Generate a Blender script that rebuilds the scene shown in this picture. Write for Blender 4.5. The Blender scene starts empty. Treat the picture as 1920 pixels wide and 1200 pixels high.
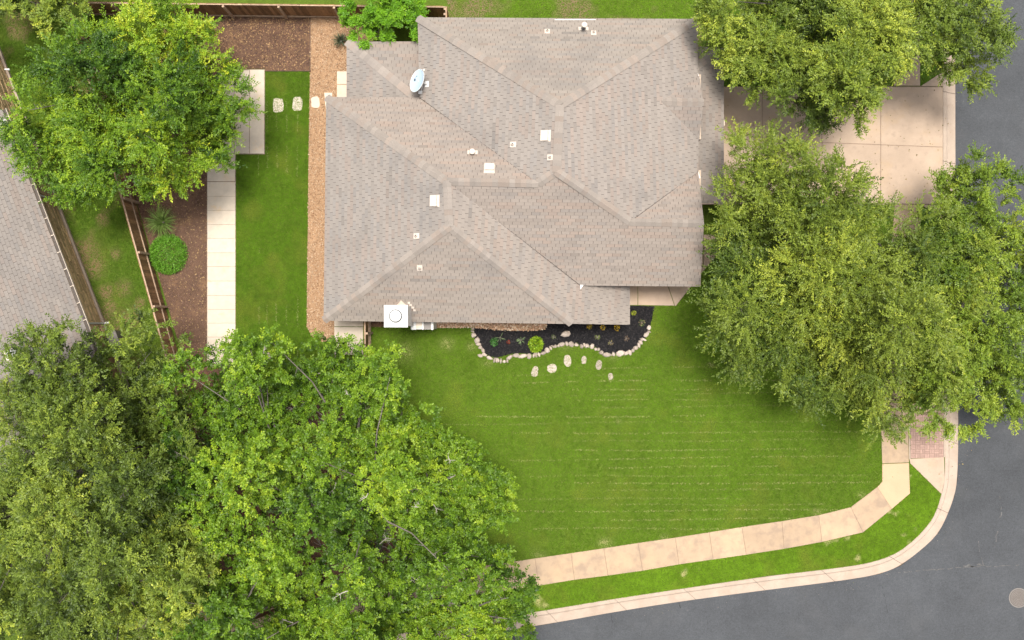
import bpy, math, random
import numpy as np
R = math.radians
sc = bpy.context.scene
# ------------------------------------------------------------------ camera
CH, FPX = 47.0, 2020.0          # camera height, focal length in photo pixels
cd = bpy.data.cameras.new('camera'); cam = bpy.data.objects.new('camera', cd)
sc.collection.objects.link(cam); sc.camera = cam
cam.location = (0, 0, CH); cam.rotation_euler = (0, 0, 0)
cd.sensor_width = 36; cd.lens = FPX/1920*36; cd.clip_start = 0.5; cd.clip_end = 2000
# ------------------------------------------------------------------ sky, sun, exposure
SUN_EL, SUN_AZ = 83, 10          # degrees; azimuth clockwise from +Y
w = bpy.data.worlds.new('World'); sc.world = w; w.use_nodes = True
nt = w.node_tree; bg = nt.nodes['Background']
sky = nt.nodes.new('ShaderNodeTexSky'); sky.sky_type = 'NISHITA'; sky.sun_disc = False
sky.sun_elevation = R(SUN_EL); sky.sun_rotation = R(SUN_AZ)
sky.air_density = 1.0; sky.dust_density = 6.0; sky.ozone_density = 0.6
hs = nt.nodes.new('ShaderNodeHueSaturation'); hs.inputs['Saturation'].default_value = 0.30   # grey overcast sky
nt.links.new(sky.outputs[0], hs.inputs['Color']); nt.links.new(hs.outputs[0], bg.inputs[0])
bg.inputs[1].default_value = 0.085
sd = bpy.data.lights.new('sun', 'SUN'); sun = bpy.data.objects.new('sun', sd); sc.collection.objects.link(sun)
sd.energy = 2.2; sd.angle = R(13); sd.color = (1.0, 0.95, 0.86)
sun.rotation_euler = (R(90-SUN_EL), 0, R(180-SUN_AZ)); sun.location = (0, 20, 60)
sc.view_settings.view_transform = 'Standard'; sc.view_settings.look = 'None'
sc.view_settings.exposure = 1.0; sc.view_settings.gamma = 1.0
sc.render.engine = 'CYCLES'
sc.cycles.max_bounces = 6; sc.cycles.diffuse_bounces = 3; sc.cycles.transmission_bounces = 4
sc.cycles.use_denoising = True; sc.cycles.denoiser = 'OPENIMAGEDENOISE'; sc.cycles.denoising_input_passes = 'RGB_ALBEDO_NORMAL'
# ------------------------------------------------------------------ helpers
rng = np.random.default_rng(7); random.seed(7)
C = sc.collection
def P(px, py, z=0.0):           # photo pixel seen at height z -> world point
    s = (CH - z)/FPX
    return np.array(((px-960)*s, (600-py)*s, z))
def PX(pts, z=0.0): return np.array([P(a, b, z) for a, b in pts])
def tag(o, label=None, cat=None, group=None, kind=None):
    if label: o['label'] = label
    if cat: o['category'] = cat
    if group: o['group'] = group
    if kind: o['kind'] = kind
    return o
def empty(name, loc=(0, 0, 0)):
    o = bpy.data.objects.new(name, None); C.objects.link(o); o.location = loc
    o.empty_display_size = 0.2
    return o
def link(name, me, parent=None):
    o = bpy.data.objects.new(name, me); C.objects.link(o)
    if parent is not None:
        o.parent = parent; o.matrix_parent_inverse = parent.matrix_basis.inverted()
    return o
def mesh(name, verts, faces, m=None, parent=None, col=None, smooth=False, midx=None):
    me = bpy.data.meshes.new(name); me.from_pydata([tuple(map(float, v)) for v in verts], [], faces)
    if m is not None:
        for k in (m if isinstance(m, (list, tuple)) else [m]): me.materials.append(k)
    if midx is not None: me.polygons.foreach_set('material_index', np.asarray(midx, np.int32))
    if col is not None:
        a = me.attributes.new('Col', 'FLOAT_COLOR', 'FACE')
        c = np.ones((len(faces), 4), np.float32); c[:, :3] = np.asarray(col)[:, :3]
        a.data.foreach_set('color', c.ravel())
    if smooth: me.polygons.foreach_set('use_smooth', np.ones(len(faces), bool))
    me.update(); return link(name, me, parent)
def fastmesh(name, V, k, m, parent=None, col=None):
    """V: (n*k,3) vertices, consecutive k-gons"""
    V = np.ascontiguousarray(V, np.float32); n = len(V)//k
    me = bpy.data.meshes.new(name)
    me.vertices.add(n*k); me.vertices.foreach_set('co', V.ravel())
    me.loops.add(n*k); me.loops.foreach_set('vertex_index', np.arange(n*k, dtype=np.int32))
    me.polygons.add(n)
    me.polygons.foreach_set('loop_start', np.arange(0, n*k, k, dtype=np.int32))
    me.polygons.foreach_set('loop_total', np.full(n, k, np.int32))
    me.materials.append(m)
    if col is not None:
        a = me.attributes.new('Col', 'FLOAT_COLOR', 'FACE')
        c = np.ones((n, 4), np.float32); c[:, :3] = col; a.data.foreach_set('color', c.ravel())
    me.update(calc_edges=True); return link(name, me, parent)
_T = np.random.default_rng(99).random((64, 256, 256))
def vn(x, y, s, seed=0):        # value noise 0..1
    x = np.asarray(x)/s + 517.3; y = np.asarray(y)/s + 311.7
    xi = np.floor(x).astype(int); yi = np.floor(y).astype(int); fx = x-xi; fy = y-yi
    fx = fx*fx*(3-2*fx); fy = fy*fy*(3-2*fy); T = _T[seed % 64]
    a = T[xi % 256, yi % 256]; b = T[(xi+1) % 256, yi % 256]; c = T[xi % 256, (yi+1) % 256]; d = T[(xi+1) % 256, (yi+1) % 256]
    return (a*(1-fx)+b*fx)*(1-fy)+(c*(1-fx)+d*fx)*fy
def fbm(x, y, s, seed=0): return (vn(x, y, s, seed)*.55+vn(x, y, s*.47, seed+1)*.3+vn(x, y, s*.21, seed+2)*.15)
def inpoly(x, y, poly):
    poly = np.asarray(poly)[:, :2]; r = np.zeros(len(x), bool); j = len(poly)-1
    for i in range(len(poly)):
        xi, yi = poly[i]; xj, yj = poly[j]
        if yi != yj:
            r ^= ((yi > y) != (yj > y)) & (x < (xj-xi)*(y-yi)/(yj-yi)+xi)
        j = i
    return r
def pdist(x, y, poly):
    poly = np.asarray(poly)[:, :2]; d = np.full(len(x), 1e9); n = len(poly)
    for i in range(n):
        a = poly[i]; b = poly[(i+1) % n]; ab = b-a; L = max((ab**2).sum(), 1e-9)
        t = np.clip(((x-a[0])*ab[0]+(y-a[1])*ab[1])/L, 0, 1)
        d = np.minimum(d, np.hypot(x-a[0]-t*ab[0], y-a[1]-t*ab[1]))
    return d
def sample_poly(poly, n, r=rng):
    p = np.asarray(poly); lo = p[:, :2].min(0); hi = p[:, :2].max(0); out = []; got = 0
    while got < n:
        x = r.uniform(lo[0], hi[0], n*2); y = r.uniform(lo[1], hi[1], n*2); k = inpoly(x, y, p)
        out.append(np.stack([x[k], y[k]], 1)); got += k.sum()
    return np.concatenate(out)[:n]
def area(poly):
    p = np.asarray(poly); x, y = p[:, 0], p[:, 1]
    return abs((x*np.roll(y, -1)-y*np.roll(x, -1)).sum())/2
# ------------------------------------------------------------------ materials
def mat(name, base=(.5, .5, .5), rough=.8, attr=False, noise=None, noise2=None, objrand=0, bump=None, trans=0, metal=0, spec=.3, stretch=None):
    """noise=(scale, lo, hi) multiplies; noise2=(scale, colour, amount, threshold) blotches of another colour"""
    m = bpy.data.materials.new(name); m.use_nodes = True; t = m.node_tree; N = t.nodes; L = t.links
    b = N['Principled BSDF']; out = N['Material Output']
    b.inputs['Roughness'].default_value = rough; b.inputs['Metallic'].default_value = metal
    b.inputs['Specular IOR Level'].default_value = spec
    if attr:
        a = N.new('ShaderNodeAttribute'); a.attribute_name = 'Col'; c = a.outputs['Color']
    else:
        a = N.new('ShaderNodeRGB'); a.outputs[0].default_value = (*base, 1); c = a.outputs[0]
    geo = N.new('ShaderNodeNewGeometry'); pos = geo.outputs['Position']
    if stretch:
        mp = N.new('ShaderNodeMapping'); mp.inputs['Scale'].default_value = stretch[:3]
        mp.inputs['Rotation'].default_value = (0, 0, stretch[3]); L.new(pos, mp.inputs[0]); pos2 = mp.outputs[0]
    else: pos2 = pos
    def nz(scale, detail=4, vec=pos):
        n = N.new('ShaderNodeTexNoise'); n.inputs['Scale'].default_value = scale; n.inputs['Detail'].default_value = detail
        n.inputs['Roughness'].default_value = .65; L.new(vec, n.inputs['Vector']); return n
    if noise:
        for (s, lo, hi) in (noise if isinstance(noise, list) else [noise]):
            n = nz(s, 5, pos2); mr = N.new('ShaderNodeMapRange'); mr.inputs[1].default_value = .3; mr.inputs[2].default_value = .7
            mr.inputs[3].default_value = lo; mr.inputs[4].default_value = hi; L.new(n.outputs[0], mr.inputs[0])
            x = N.new('ShaderNodeVectorMath'); x.operation = 'SCALE'; L.new(c, x.inputs[0]); L.new(mr.outputs[0], x.inputs['Scale']); c = x.outputs[0]
    if noise2:
        for (s, col, amt, th) in (noise2 if isinstance(noise2, list) else [noise2]):
            n = nz(s, 4, pos2); mr = N.new('ShaderNodeMapRange'); mr.inputs[1].default_value = th; mr.inputs[2].default_value = th+.16
            mr.inputs[4].default_value = amt; L.new(n.outputs[0], mr.inputs[0])
            x = N.new('ShaderNodeMix'); x.data_type = 'RGBA'; L.new(mr.outputs[0], x.inputs[0]); L.new(c, x.inputs[6]); x.inputs[7].default_value = (*col, 1); c = x.outputs[2]
    if objrand:
        oi = N.new('ShaderNodeObjectInfo'); mr = N.new('ShaderNodeMapRange'); mr.inputs[3].default_value = 1-objrand; mr.inputs[4].default_value = 1+objrand
        L.new(oi.outputs['Random'], mr.inputs[0])
        x = N.new('ShaderNodeVectorMath'); x.operation = 'SCALE'; L.new(c, x.inputs[0]); L.new(mr.outputs[0], x.inputs['Scale']); c = x.outputs[0]
    L.new(c, b.inputs['Base Color'])
    if bump:
        n = nz(bump[0], 4); bp = N.new('ShaderNodeBump'); bp.inputs['Strength'].default_value = bump[1]; bp.inputs['Distance'].default_value = bump[2]
        L.new(n.outputs[0], bp.inputs['Height']); L.new(bp.outputs[0], b.inputs['Normal'])
    if trans:
        tr = N.new('ShaderNodeBsdfTranslucent'); L.new(c, tr.inputs[0]); mx = N.new('ShaderNodeMixShader'); mx.inputs[0].default_value = trans
        L.new(b.outputs[0], mx.inputs[1]); L.new(tr.outputs[0], mx.inputs[2]); L.new(mx.outputs[0], out.inputs[0])
    return m
M = dict(
    earth=mat('earth', (.16, .11, .06), .95, noise=(.6, .7, 1.2)),
    turf=mat('turf', (.085, .135, .012), .95, noise=[(2.5, .8, 1.15), (30, .7, 1.3)], bump=(60, .6, .03)),
    blade=mat('grass_blade', attr=True, rough=.6, trans=.25, spec=.15),
    asphalt=mat('asphalt', (.066, .070, .077), .9, noise=[(.16, .80, 1.18), (1.6, .92, 1.08), (9, .88, 1.12), (22, .80, 1.2), (60, .8, 1.2)], noise2=[(.5, (.09, .09, .092), .22, .52), (16, (.13, .127, .124), .28, .62)], bump=(70, .7, .01)),
    concrete=mat('concrete_tan', (.415, .305, .208), .9, noise=[(1.3, .90, 1.06), (40, .95, 1.05)], noise2=[(1.7, (.29, .215, .16), .7, .47), (.8, (.50, .35, .22), .5, .5)], objrand=.06, bump=(90, .3, .004)),
    concrete_new=mat('concrete_fresh', (.49, .35, .225), .9, noise=[(1.3, .94, 1.05), (40, .93, 1.07)], bump=(90, .3, .004)),
    concrete_drive=mat('concrete_drive', (.44, .335, .255), .9, noise=[(.9, .88, 1.08), (45, .94, 1.06)], noise2=[(.6, (.44, .31, .19), .5, .52), (3.5, (.29, .225, .18), .45, .56)], objrand=.03, bump=(90, .3, .004)),
    kerb=mat('kerb_concrete', (.42, .335, .27), .9, noise=[(1.6, .9, 1.08), (40, .9, 1.1)], noise2=[(1.3, (.35, .265, .205), .55, .5), (5, (.27, .21, .17), .4, .6)], objrand=.03, bump=(80, .3, .005)),
    limestone=mat('limestone_paver', (.57, .49, .40), .9, noise=[(4, .92, 1.06), (60, .93, 1.07)], noise2=[(2.2, (.62, .44, .25), .5, .55)], objrand=.05, bump=(60, .3, .004)),
    stone=mat('pale_stone', (.44, .37, .315), .9, noise=[(9, .8, 1.12)], noise2=[(7, (.33, .24, .185), .6, .52)], objrand=.28, bump=(25, .5, .02)),
    brick=mat('red_paver', (.38, .25, .21), .9, noise=[(25, .88, 1.12)], objrand=.12, bump=(60, .3, .004)),
    granite=mat('granite_base', (.36, .225, .13), .95, noise=[(2, .88, 1.1), (55, .75, 1.25)], bump=(60, .6, .02)),
    mulch=mat('mulch_base', (.125, .072, .047), .95, noise=[(2, .8, 1.2), (40, .6, 1.4)], noise2=[(1.1, (.25, .145, .075), .6, .52)], bump=(50, .8, .03)),
    blackmulch=mat('black_mulch_base', (.012, .011, .013), .9, noise=(30, .5, 1.5), bump=(40, .9, .04)),
    chip=mat('chip', attr=True, rough=.9),
    shingle=mat('shingle', attr=True, rough=.95, noise=[(60, .88, 1.12)], noise2=[(.45, (.18, .165, .157), .40, .52), (2.2, (.31, .27, .235), .25, .56)], bump=(120, .4, .003), spec=.1),
    tan=mat('tan_trim', (.46, .36, .28), .7, noise=(4, .9, 1.06)),
    deck=mat('roof_underlay', (.085, .068, .058), .95, noise=(8, .8, 1.2)),
    joint=mat('joint_sand', (.25, .185, .135), .95, noise=(9, .7, 1.2)),
    trim=mat('cream_trim', (.66, .56, .46), .6, noise=(3, .95, 1.03)),
    white=mat('white_metal', (.66, .655, .64), .45, noise=(6, .97, 1.02)),
    ventw=mat('vent_cream', (.62, .54, .47), .6, noise=(8, .94, 1.03)),
    dish=mat('dish_enamel', (.44, .56, .68), .35),
    dark=mat('dark_hole', (.015, .014, .014), .8),
    print=mat('grey_print', (.10, .12, .15), .6),
    steel=mat('galvanised', (.16, .165, .17), .5, metal=.3, noise=(20, .85, 1.1)),
    iron=mat('cast_iron', (.15, .13, .118), .75, noise=(30, .75, 1.2)),
    manring=mat('worn_iron', (.20, .18, .165), .7, noise=(30, .75, 1.2)),
    gutterd=mat('gutter_inside', (.10, .085, .075), .8, noise=(12, .7, 1.3)),
    wall=mat('limestone_wall', (.34, .21, .11), .9, noise=[(3, .8, 1.15)], objrand=.0),
    wallstone=mat('wall_stone', (.70, .49, .28), .9, noise=[(6, .75, 1.2)], objrand=.28, bump=(30, .5, .02)),
    fencewood=mat('fence_wood', (.29, .165, .085), .9, noise=[(3, .7, 1.25)], stretch=(6, 6, 1, 0), objrand=.35, bump=(40, .3, .006)),
    rail=mat('fence_rail', (.47, .335, .235), .9, noise=[(7, .75, 1.2)], objrand=.12),
    bark=mat('bark', (.19, .165, .145), .95, noise=[(9, .6, 1.35)], bump=(25, .8, .03)),
    deadwood=mat('dead_wood', (.42, .38, .34), .9, noise=[(15, .7, 1.2)]),
    leaf=mat('leaf', attr=True, rough=.5, trans=.12, spec=.3),
    acbox=mat('unit_paint', (.20, .18, .165), .5, noise=(5, .85, 1.1)),
    edging=mat('steel_edging', (.10, .06, .045), .7),
    siding=mat('white_siding', (.66, .62, .59), .6, noise=(3, .95, 1.03)),
)
# ------------------------------------------------------------------ generic shapes
def prism(name, pts, z0, z1, m, parent=None, bevel=0.0, col=None):
    """vertical prism over polygon pts (world xy, ccw); bevel insets the top edge"""
    p = np.asarray(pts)[:, :2]
    if ((p[:, 0]*np.roll(p[:, 1], -1)-p[:, 1]*np.roll(p[:, 0], -1)).sum()) < 0: p = p[::-1]
    n = len(p); V = [(*q, z0) for q in p]; F = []
    if bevel:
        c = p.mean(0); e = []
        for i in range(n):
            a = p[i]-p[i-1]; b = p[(i+1) % n]-p[i]; a = a/np.linalg.norm(a); b = b/np.linalg.norm(b)
            na = np.array((-a[1], a[0])); nb = np.array((-b[1], b[0])); k = na+nb; e.append(p[i]+bevel*k/max(.3, (k@na)))
        V += [(*q, z1-bevel) for q in p]+[(*q, z1) for q in e]; layers = 3
    else: V += [(*q, z1) for q in p]; layers = 2
    for l in range(layers-1):
        for i in range(n):
            j = (i+1) % n; F.append((l*n+i, l*n+j, (l+1)*n+j, (l+1)*n+i))
    F.append(tuple(range((layers-1)*n, layers*n)))
    return mesh(name, V, F, m, parent)
def sheet(name, pts, z, m, parent=None, kind='structure'):
    p = np.asarray(pts)[:, :2]
    if ((p[:, 0]*np.roll(p[:, 1], -1)-p[:, 1]*np.roll(p[:, 0], -1)).sum()) < 0: p = p[::-1]
    o = mesh(name, [(*q, z) for q in p], [tuple(range(len(p)))], m, parent)
    if kind: o['kind'] = kind
    return o
class MB:
    def __init__(s): s.V = []; s.F = []
    def add(s, V, F):
        k = len(s.V); s.V += [tuple(v) for v in V]; s.F += [tuple(i+k for i in f) for f in F]; return s
    def box(s, c, d, ax=None):
        c = np.asarray(c, float); X, Y, Z = ax if ax is not None else np.eye(3)
        V = [c+X*d[0]/2*a+Y*d[1]/2*b+Z*d[2]/2*g for g in (-1, 1) for b in (-1, 1) for a in (-1, 1)]
        return s.add(V, [(0, 2, 3, 1), (4, 5, 7, 6), (0, 1, 5, 4), (2, 6, 7, 3), (0, 4, 6, 2), (1, 3, 7, 5)])
    def tube(s, pts, rad, n=6, cap=True):
        pts = np.asarray(pts, float); k0 = len(s.V); m = len(pts)
        for i in range(m):
            t = pts[min(i+1, m-1)]-pts[max(i-1, 0)]; t = t/max(np.linalg.norm(t), 1e-9)
            u = np.cross(t, (0, 0, 1) if abs(t[2]) < .9 else (1, 0, 0)); u /= np.linalg.norm(u); v = np.cross(t, u)
            r = rad[i] if hasattr(rad, '__len__') else rad
            for a in range(n): s.V.append(tuple(pts[i]+r*(u*math.cos(2*math.pi*a/n)+v*math.sin(2*math.pi*a/n))))
        for i in range(m-1):
            for a in range(n):
                b = (a+1) % n; s.F.append((k0+i*n+a, k0+i*n+b, k0+(i+1)*n+b, k0+(i+1)*n+a))
        if cap:
            s.F.append(tuple(k0+a for a in range(n))[::-1]); s.F.append(tuple(k0+(m-1)*n+a for a in range(n)))
        return s
    def lathe(s, prof, c, n=20, ax=None):
        X, Y, Z = ax if ax is not None else np.eye(3); k0 = len(s.V); c = np.asarray(c, float)
        for r, z in prof:
            for a in range(n): s.V.append(tuple(c+Z*z+r*(X*math.cos(2*math.pi*a/n)+Y*math.sin(2*math.pi*a/n))))
        for i in range(len(prof)-1):
            for a in range(n):
                b = (a+1) % n; s.F.append((k0+i*n+a, k0+i*n+b, k0+(i+1)*n+b, k0+(i+1)*n+a))
        s.F.append(tuple(k0+a for a in range(n))[::-1]); s.F.append(tuple(k0+(len(prof)-1)*n+a for a in range(n)))
        return s
    def build(s, name, m, parent=None, smooth=False): return mesh(name, s.V, s.F, m, parent, smooth=smooth)
def rock(seed, nu=7, nv=4):
    r = np.random.default_rng(seed); V = []; F = []
    for j in range(nv+1):
        th = math.pi*j/nv
        for i in range(nu):
            ph = 2*math.pi*i/nu; k = 1+r.uniform(-.22, .22)
            V.append((math.sin(th)*math.cos(ph)*k, math.sin(th)*math.sin(ph)*k, math.cos(th)*(1+r.uniform(-.1, .1))))
    for j in range(nv):
        for i in range(nu): F.append((j*nu+i, (j+1)*nu+i, (j+1)*nu+(i+1) % nu, j*nu+(i+1) % nu))
    return np.array(V), F
# ================================================================== SETTING
g = mesh('ground', [(-600, -600, -.16), (600, -600, -.16), (600, 600, -.16), (-600, 600, -.16)], [(0, 1, 2, 3)], M['earth']); tag(g, kind='structure')
# kerb line (back edge and road edge), from the top right round the corner to the lower left
KB = [(1769, -220), (1768, 0), (1768, 150), (1768, 300), (1769, 560), (1771, 800), (1772, 900), (1765, 927), (1757, 955), (1744, 980), (1720, 1007), (1690, 1032), (1660, 1047), (1615, 1059), (1530, 1070), (1440, 1080), (1270, 1105), (1137, 1125), (1019, 1145), (700, 1196), (300, 1260), (-300, 1356), (-900, 1452)]
KR = [(1794, -220), (1793, 0), (1793, 150), (1793, 300), (1796, 560), (1799, 800), (1797, 900), (1791, 932), (1776, 972), (1760, 1002), (1735, 1027), (1690, 1062), (1652, 1077), (1605, 1086), (1530, 1096), (1440, 1107), (1274, 1129), (1144, 1150), (1024, 1172), (704, 1222), (304, 1286), (-296, 1382), (-896, 1478)]
kb = PX(KB); kr = PX(KR)
ROADZ = -.10
far = [(3200, 1700), (3200, -2000)]
sheet('road', np.vstack([kr[:, :2], PX([(-900, 2600), (3400, 2600), (3400, -220)])[:, :2]]), ROADZ, M['asphalt'])
yard = sheet('yard_soil', np.vstack([kb[:, :2], PX([(-2500, 1452), (-2500, -2500), (1769, -2500)])[:, :2]]), -.012, M['turf'])
road = bpy.data.objects['road']
M['seam'] = mat('road_seam', (.115, .113, .112), .95, noise=(14, .5, 1.3)); M['crack'] = mat('road_crack', (.018, .018, .02), .95)
def ribbon(name, pts, w_, m, z, seed, parent, brk=0.0):
    r_ = np.random.default_rng(seed); p = resample_px(pts, .12); V = []; F = []
    d = np.gradient(p, axis=0); d /= np.linalg.norm(d, axis=1)[:, None]; nn_ = np.stack([-d[:, 1], d[:, 0]], 1)
    c = p+nn_*(r_.normal(0, w_*.7, (len(p), 1))); hw = w_*r_.uniform(.25, 1.2, (len(p), 1))
    for i in range(len(p)): V += [(*(c[i]-nn_[i]*hw[i]), z), (*(c[i]+nn_[i]*hw[i]), z)]
    for i in range(len(p)-1):
        if r_.random() > brk: F.append((2*i, 2*i+1, 2*i+3, 2*i+2))
    return mesh(name, V, F, m, parent)
def resample_px(pts, step):
    a = PX(pts)[:, :2]; d = np.r_[0, np.cumsum(np.hypot(*np.diff(a, axis=0).T))]; t = np.arange(0, d[-1], step)
    return np.stack([np.interp(t, d, a[:, k]) for k in range(2)], 1)
for k, (q, w_, mm, bk) in enumerate((([(1660, 1078), (1740, 1070), (1820, 1064), (1860, 1063), (1960, 1058)], .022, 'seam', .35), ([(1808, 1062), (1850, 1060)], .05, 'seam', .3), ([(1274, 1131), (1277, 1142)], .012, 'crack', 0), ([(1145, 1152), (1150, 1172)], .010, 'crack', 0),
        ([(1324, 1146), (1328, 1172)], .006, 'crack', .1), ([(1656, 1100), (1668, 1160)], .006, 'crack', .3), ([(1836, 1010), (1840, 1040), (1846, 1062)], .02, 'seam', .5), ([(1872, 905), (1880, 960), (1866, 1030)], .03, 'seam', .6))):
    ribbon('road_seam' if mm == 'seam' else 'road_crack', q, w_, M[mm], ROADZ+.004, 60+k, road, bk)
# kerb pieces between joints
def kerb_piece(i0, i1, name='kerb_piece'):
    pass
kerb = empty('kerb'); tag(kerb, kind='structure')
def resample(a, n):
    d = np.r_[0, np.cumsum(np.hypot(*np.diff(a[:, :2], axis=0).T))]; t = np.linspace(0, d[-1], n)
    return np.stack([np.interp(t, d, a[:, k]) for k in range(2)], 1)
def smoothpl(a, it=2):
    a = a[:, :2]
    for _ in range(it):
        q = a[:-1]*.75+a[1:]*.25; r_ = a[:-1]*.25+a[1:]*.75
        a = np.vstack([a[:1], np.stack([q, r_], 1).reshape(-1, 2), a[-1:]])
    return a
NK = 420
rb = resample(smoothpl(kb), NK); rr = resample(smoothpl(kr), NK)
prof = [(0, -.12), (0, .012), (.02, .02), (.27, .012), (.36, -.055), (.42, -.066), (.97, ROADZ+.012), (1, ROADZ+.002), (1, -.14)]
STEP = 14
for s in range(0, NK-1, STEP):
    e = min(s+STEP, NK-1); V = []; F = []; k = len(prof)
    ids = list(range(s, e+1)); a0 = rb[ids].copy(); a1 = rr[ids].copy()
    tg = (a0[1]-a0[0]); tg /= np.linalg.norm(tg); a0[0] += tg*.009; a1[0] += tg*.009; a0[-1] -= tg*.009; a1[-1] -= tg*.009
    for b_, r_ in zip(a0, a1):
        for t, z in prof: V.append((*(b_+(r_-b_)*t), z))
    for i in range(len(ids)-1):
        for j in range(k-1): F.append((i*k+j, i*k+j+1, (i+1)*k+j+1, (i+1)*k+j))
    F.append(tuple(range(k))[::-1]); F.append(tuple((len(ids)-1)*k+j for j in range(k)))
    mesh('kerb_section', V, F, M['kerb'], kerb)
mesh('kerb_bedding', [(*q, -.125) for q in np.vstack([rb, rr[::-1]])], [(i, i+1, 2*NK-2-i, 2*NK-1-i) for i in range(NK-1)], M['deck'], kerb)
# sidewalk: slabs between joints
def gap_quad(a, b, c, d, g):   # quad a-b (one joint) d-c (next joint): pull joints apart by g
    a, b, c, d = map(np.asarray, (a, b, c, d))
    u = (d-a)/np.linalg.norm(d-a); v = (c-b)/np.linalg.norm(c-b)
    return [a+u*g, b+v*g, c-v*g, d-u*g]
SWJ = [((250, 1161), (262, 1211)), ((315, 1151), (327, 1201)), ((380, 1141), (392, 1191)), ((445, 1131), (457, 1181)), ((510, 1122), (520, 1172)), ((575, 1112), (585, 1162)), ((640, 1102), (650, 1152)), ((705, 1092), (715, 1142)), ((770, 1082), (780, 1132)), ((835, 1072), (845, 1122)), ((900, 1062), (910, 1113)), ((945, 1056), (955, 1106)), ((1003, 1047), (1010, 1098)), ((1071, 1037), (1077, 1087)), ((1132, 1028), (1140, 1079)), ((1196, 1018), (1205, 1070)), ((1266, 1008), (1273, 1058)), ((1330, 998), (1337, 1049)), ((1391, 988), (1399, 1040)), ((1466, 977), (1470, 1029)), ((1535, 966), (1541, 1016)), ((1595, 951), (1618, 998)), ((1645, 913), (1672, 954)), ((1654, 869), (1704, 867)), ((1652, 805), (1703, 805)), ((1653, 740), (1704, 740)), ((1656, 675), (1707, 675)), ((1660, 610), (1711, 610)), ((1664, 545), (1715, 545)), ((1669, 480), (1720, 480)), ((1674, 430), (1725, 430)), ((1677, 384), (1727, 384))]
sw = empty('sidewalk'); tag(sw, kind='structure'); sw_polys = []
def slab(a, b, c, d, m, parent, z=.022, g=.006, name='slab', z0=-.05):
    q = gap_quad(a, b, c, d, g); o = prism(name, q, z0, z, m, parent, bevel=.008)
    return o
def flat2(p): return np.array(P(*p)[:2])
for i in range(len(SWJ)-1):
    (a, b), (d, c) = SWJ[i], SWJ[i+1]
    if i == 22:   # corner slab at the bend with an outer elbow
        q = PX([(1645, 913), (1654, 903), (1654, 870), (1704, 868), (1706, 925), (1672, 954)]); prism('slab', q, -.05, .022, M['concrete_new'], sw, bevel=.008)
        sw_polys.append(q)
    else:
        slab(flat2(a), flat2(b), flat2(c), flat2(d), M['concrete'], sw); sw_polys.append(PX([a, b, c, d]))
_jv = []; _jf = []
for q_ in sw_polys:
    k_ = len(_jv); _jv += [(v_[0], v_[1], .010) for v_ in q_]; _jf.append(tuple(range(k_, k_+len(q_))))
mesh('joint_sand', _jv, _jf, M['joint'], sw)
UP = [((1676, 161), (1725, 161)), ((1676, 100), (1725, 100)), ((1677, 35), (1726, 35)), ((1677, -30), (1726, -30)), ((1678, -95), (1727, -95))]
for i in range(len(UP)-1):
    (a, b), (d, c) = UP[i], UP[i+1]; slab(flat2(a), flat2(b), flat2(c), flat2(d), M['concrete_drive'], sw); sw_polys.append(PX([a, b, c, d]))
# kerb ramp: frame, wedge and brick field
ramp = empty('kerb_ramp'); tag(ramp, kind='structure')
for q in ([(1707, 869), (1705, 860.5), (1770, 857), (1771, 901), (1765, 926)],
          [(1706, 774), (1770, 774), (1770, 730), (1706, 760)]):
    prism('ramp_wing', PX(q), -.05, .016, M['concrete_drive'], ramp, bevel=.008)
prism('ramp_border', PX([(1703.8, 774), (1706, 774), (1706.8, 860.6), (1704.6, 860.6)]), -.05, .018, M['kerb'], ramp)
prism('ramp_border', PX([(1769, 774), (1771, 774), (1771.3, 857), (1769.3, 857)]), -.05, .018, M['kerb'], ramp)
prism('ramp_bed', PX([(1706.2, 774.3), (1768.8, 774.3), (1769.2, 856.5), (1706.9, 860)]), -.05, .002, M['joint'], ramp)
bw = 8.6
for r_ in range(10):
    for c_ in range(7):
        x0, y0 = 1707.4+c_*8.85, 775+r_*8.4
        for h in range(2):
            if (r_+c_) % 2: q = [(x0+.3, y0+.3+h*4.2), (x0+8.5, y0+.3+h*4.2), (x0+8.5, y0+3.9+h*4.2), (x0+.3, y0+3.9+h*4.2)]
            else: q = [(x0+.3+h*4.4, y0+.3), (x0+4.1+h*4.4, y0+.3), (x0+4.1+h*4.4, y0+8.1), (x0+.3+h*4.4, y0+8.1)]
            prism('brick', PX(q), -.03, .012, M['brick'], ramp, bevel=.004)
RAMP = PX([(1703, 760), (1772, 725), (1772, 900), (1765, 928), (1704, 868)]); 
# driveway slabs
drv = empty('driveway'); tag(drv, kind='structure')
VX = [1300, 1429, 1541, 1651, 1768]
def ymid(x): return 258+(x-1300)*.0385
for i in range(4):
    x0, x1 = VX[i], VX[i+1]
    for (ya, yb) in (((163, 163), (ymid(x0), ymid(x1))), ((ymid(x0), ymid(x1)), (382, 383))):
        q = PX([(x0+.5, yb[0]-.5), (x1-.5, yb[1]-.5), (x1-.5, ya[1]+.5), (x0+.5, ya[0]+.5)]); prism('slab', q, -.05, .02, M['concrete_drive'], drv, bevel=.008)
prism('apron_wing', PX([(1726.5, 161.5), (1767.5, 161.5), (1767.5, 135)]), -.05, .019, M['concrete_drive'], drv, bevel=.006)
prism('apron_wing', PX([(1729, 384.5), (1767.5, 384.5), (1767.5, 412)]), -.05, .019, M['concrete_drive'], drv, bevel=.006)
mesh('slab_bedding', [*PX([(1300, 384), (1768, 384), (1768, 162), (1300, 162)], .010)], [(0, 1, 2, 3)], M['joint'], drv)
DRIVE = PX([(1290, 162), (1726, 162), (1770, 132), (1770, 416), (1727, 384), (1290, 384)])
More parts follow.
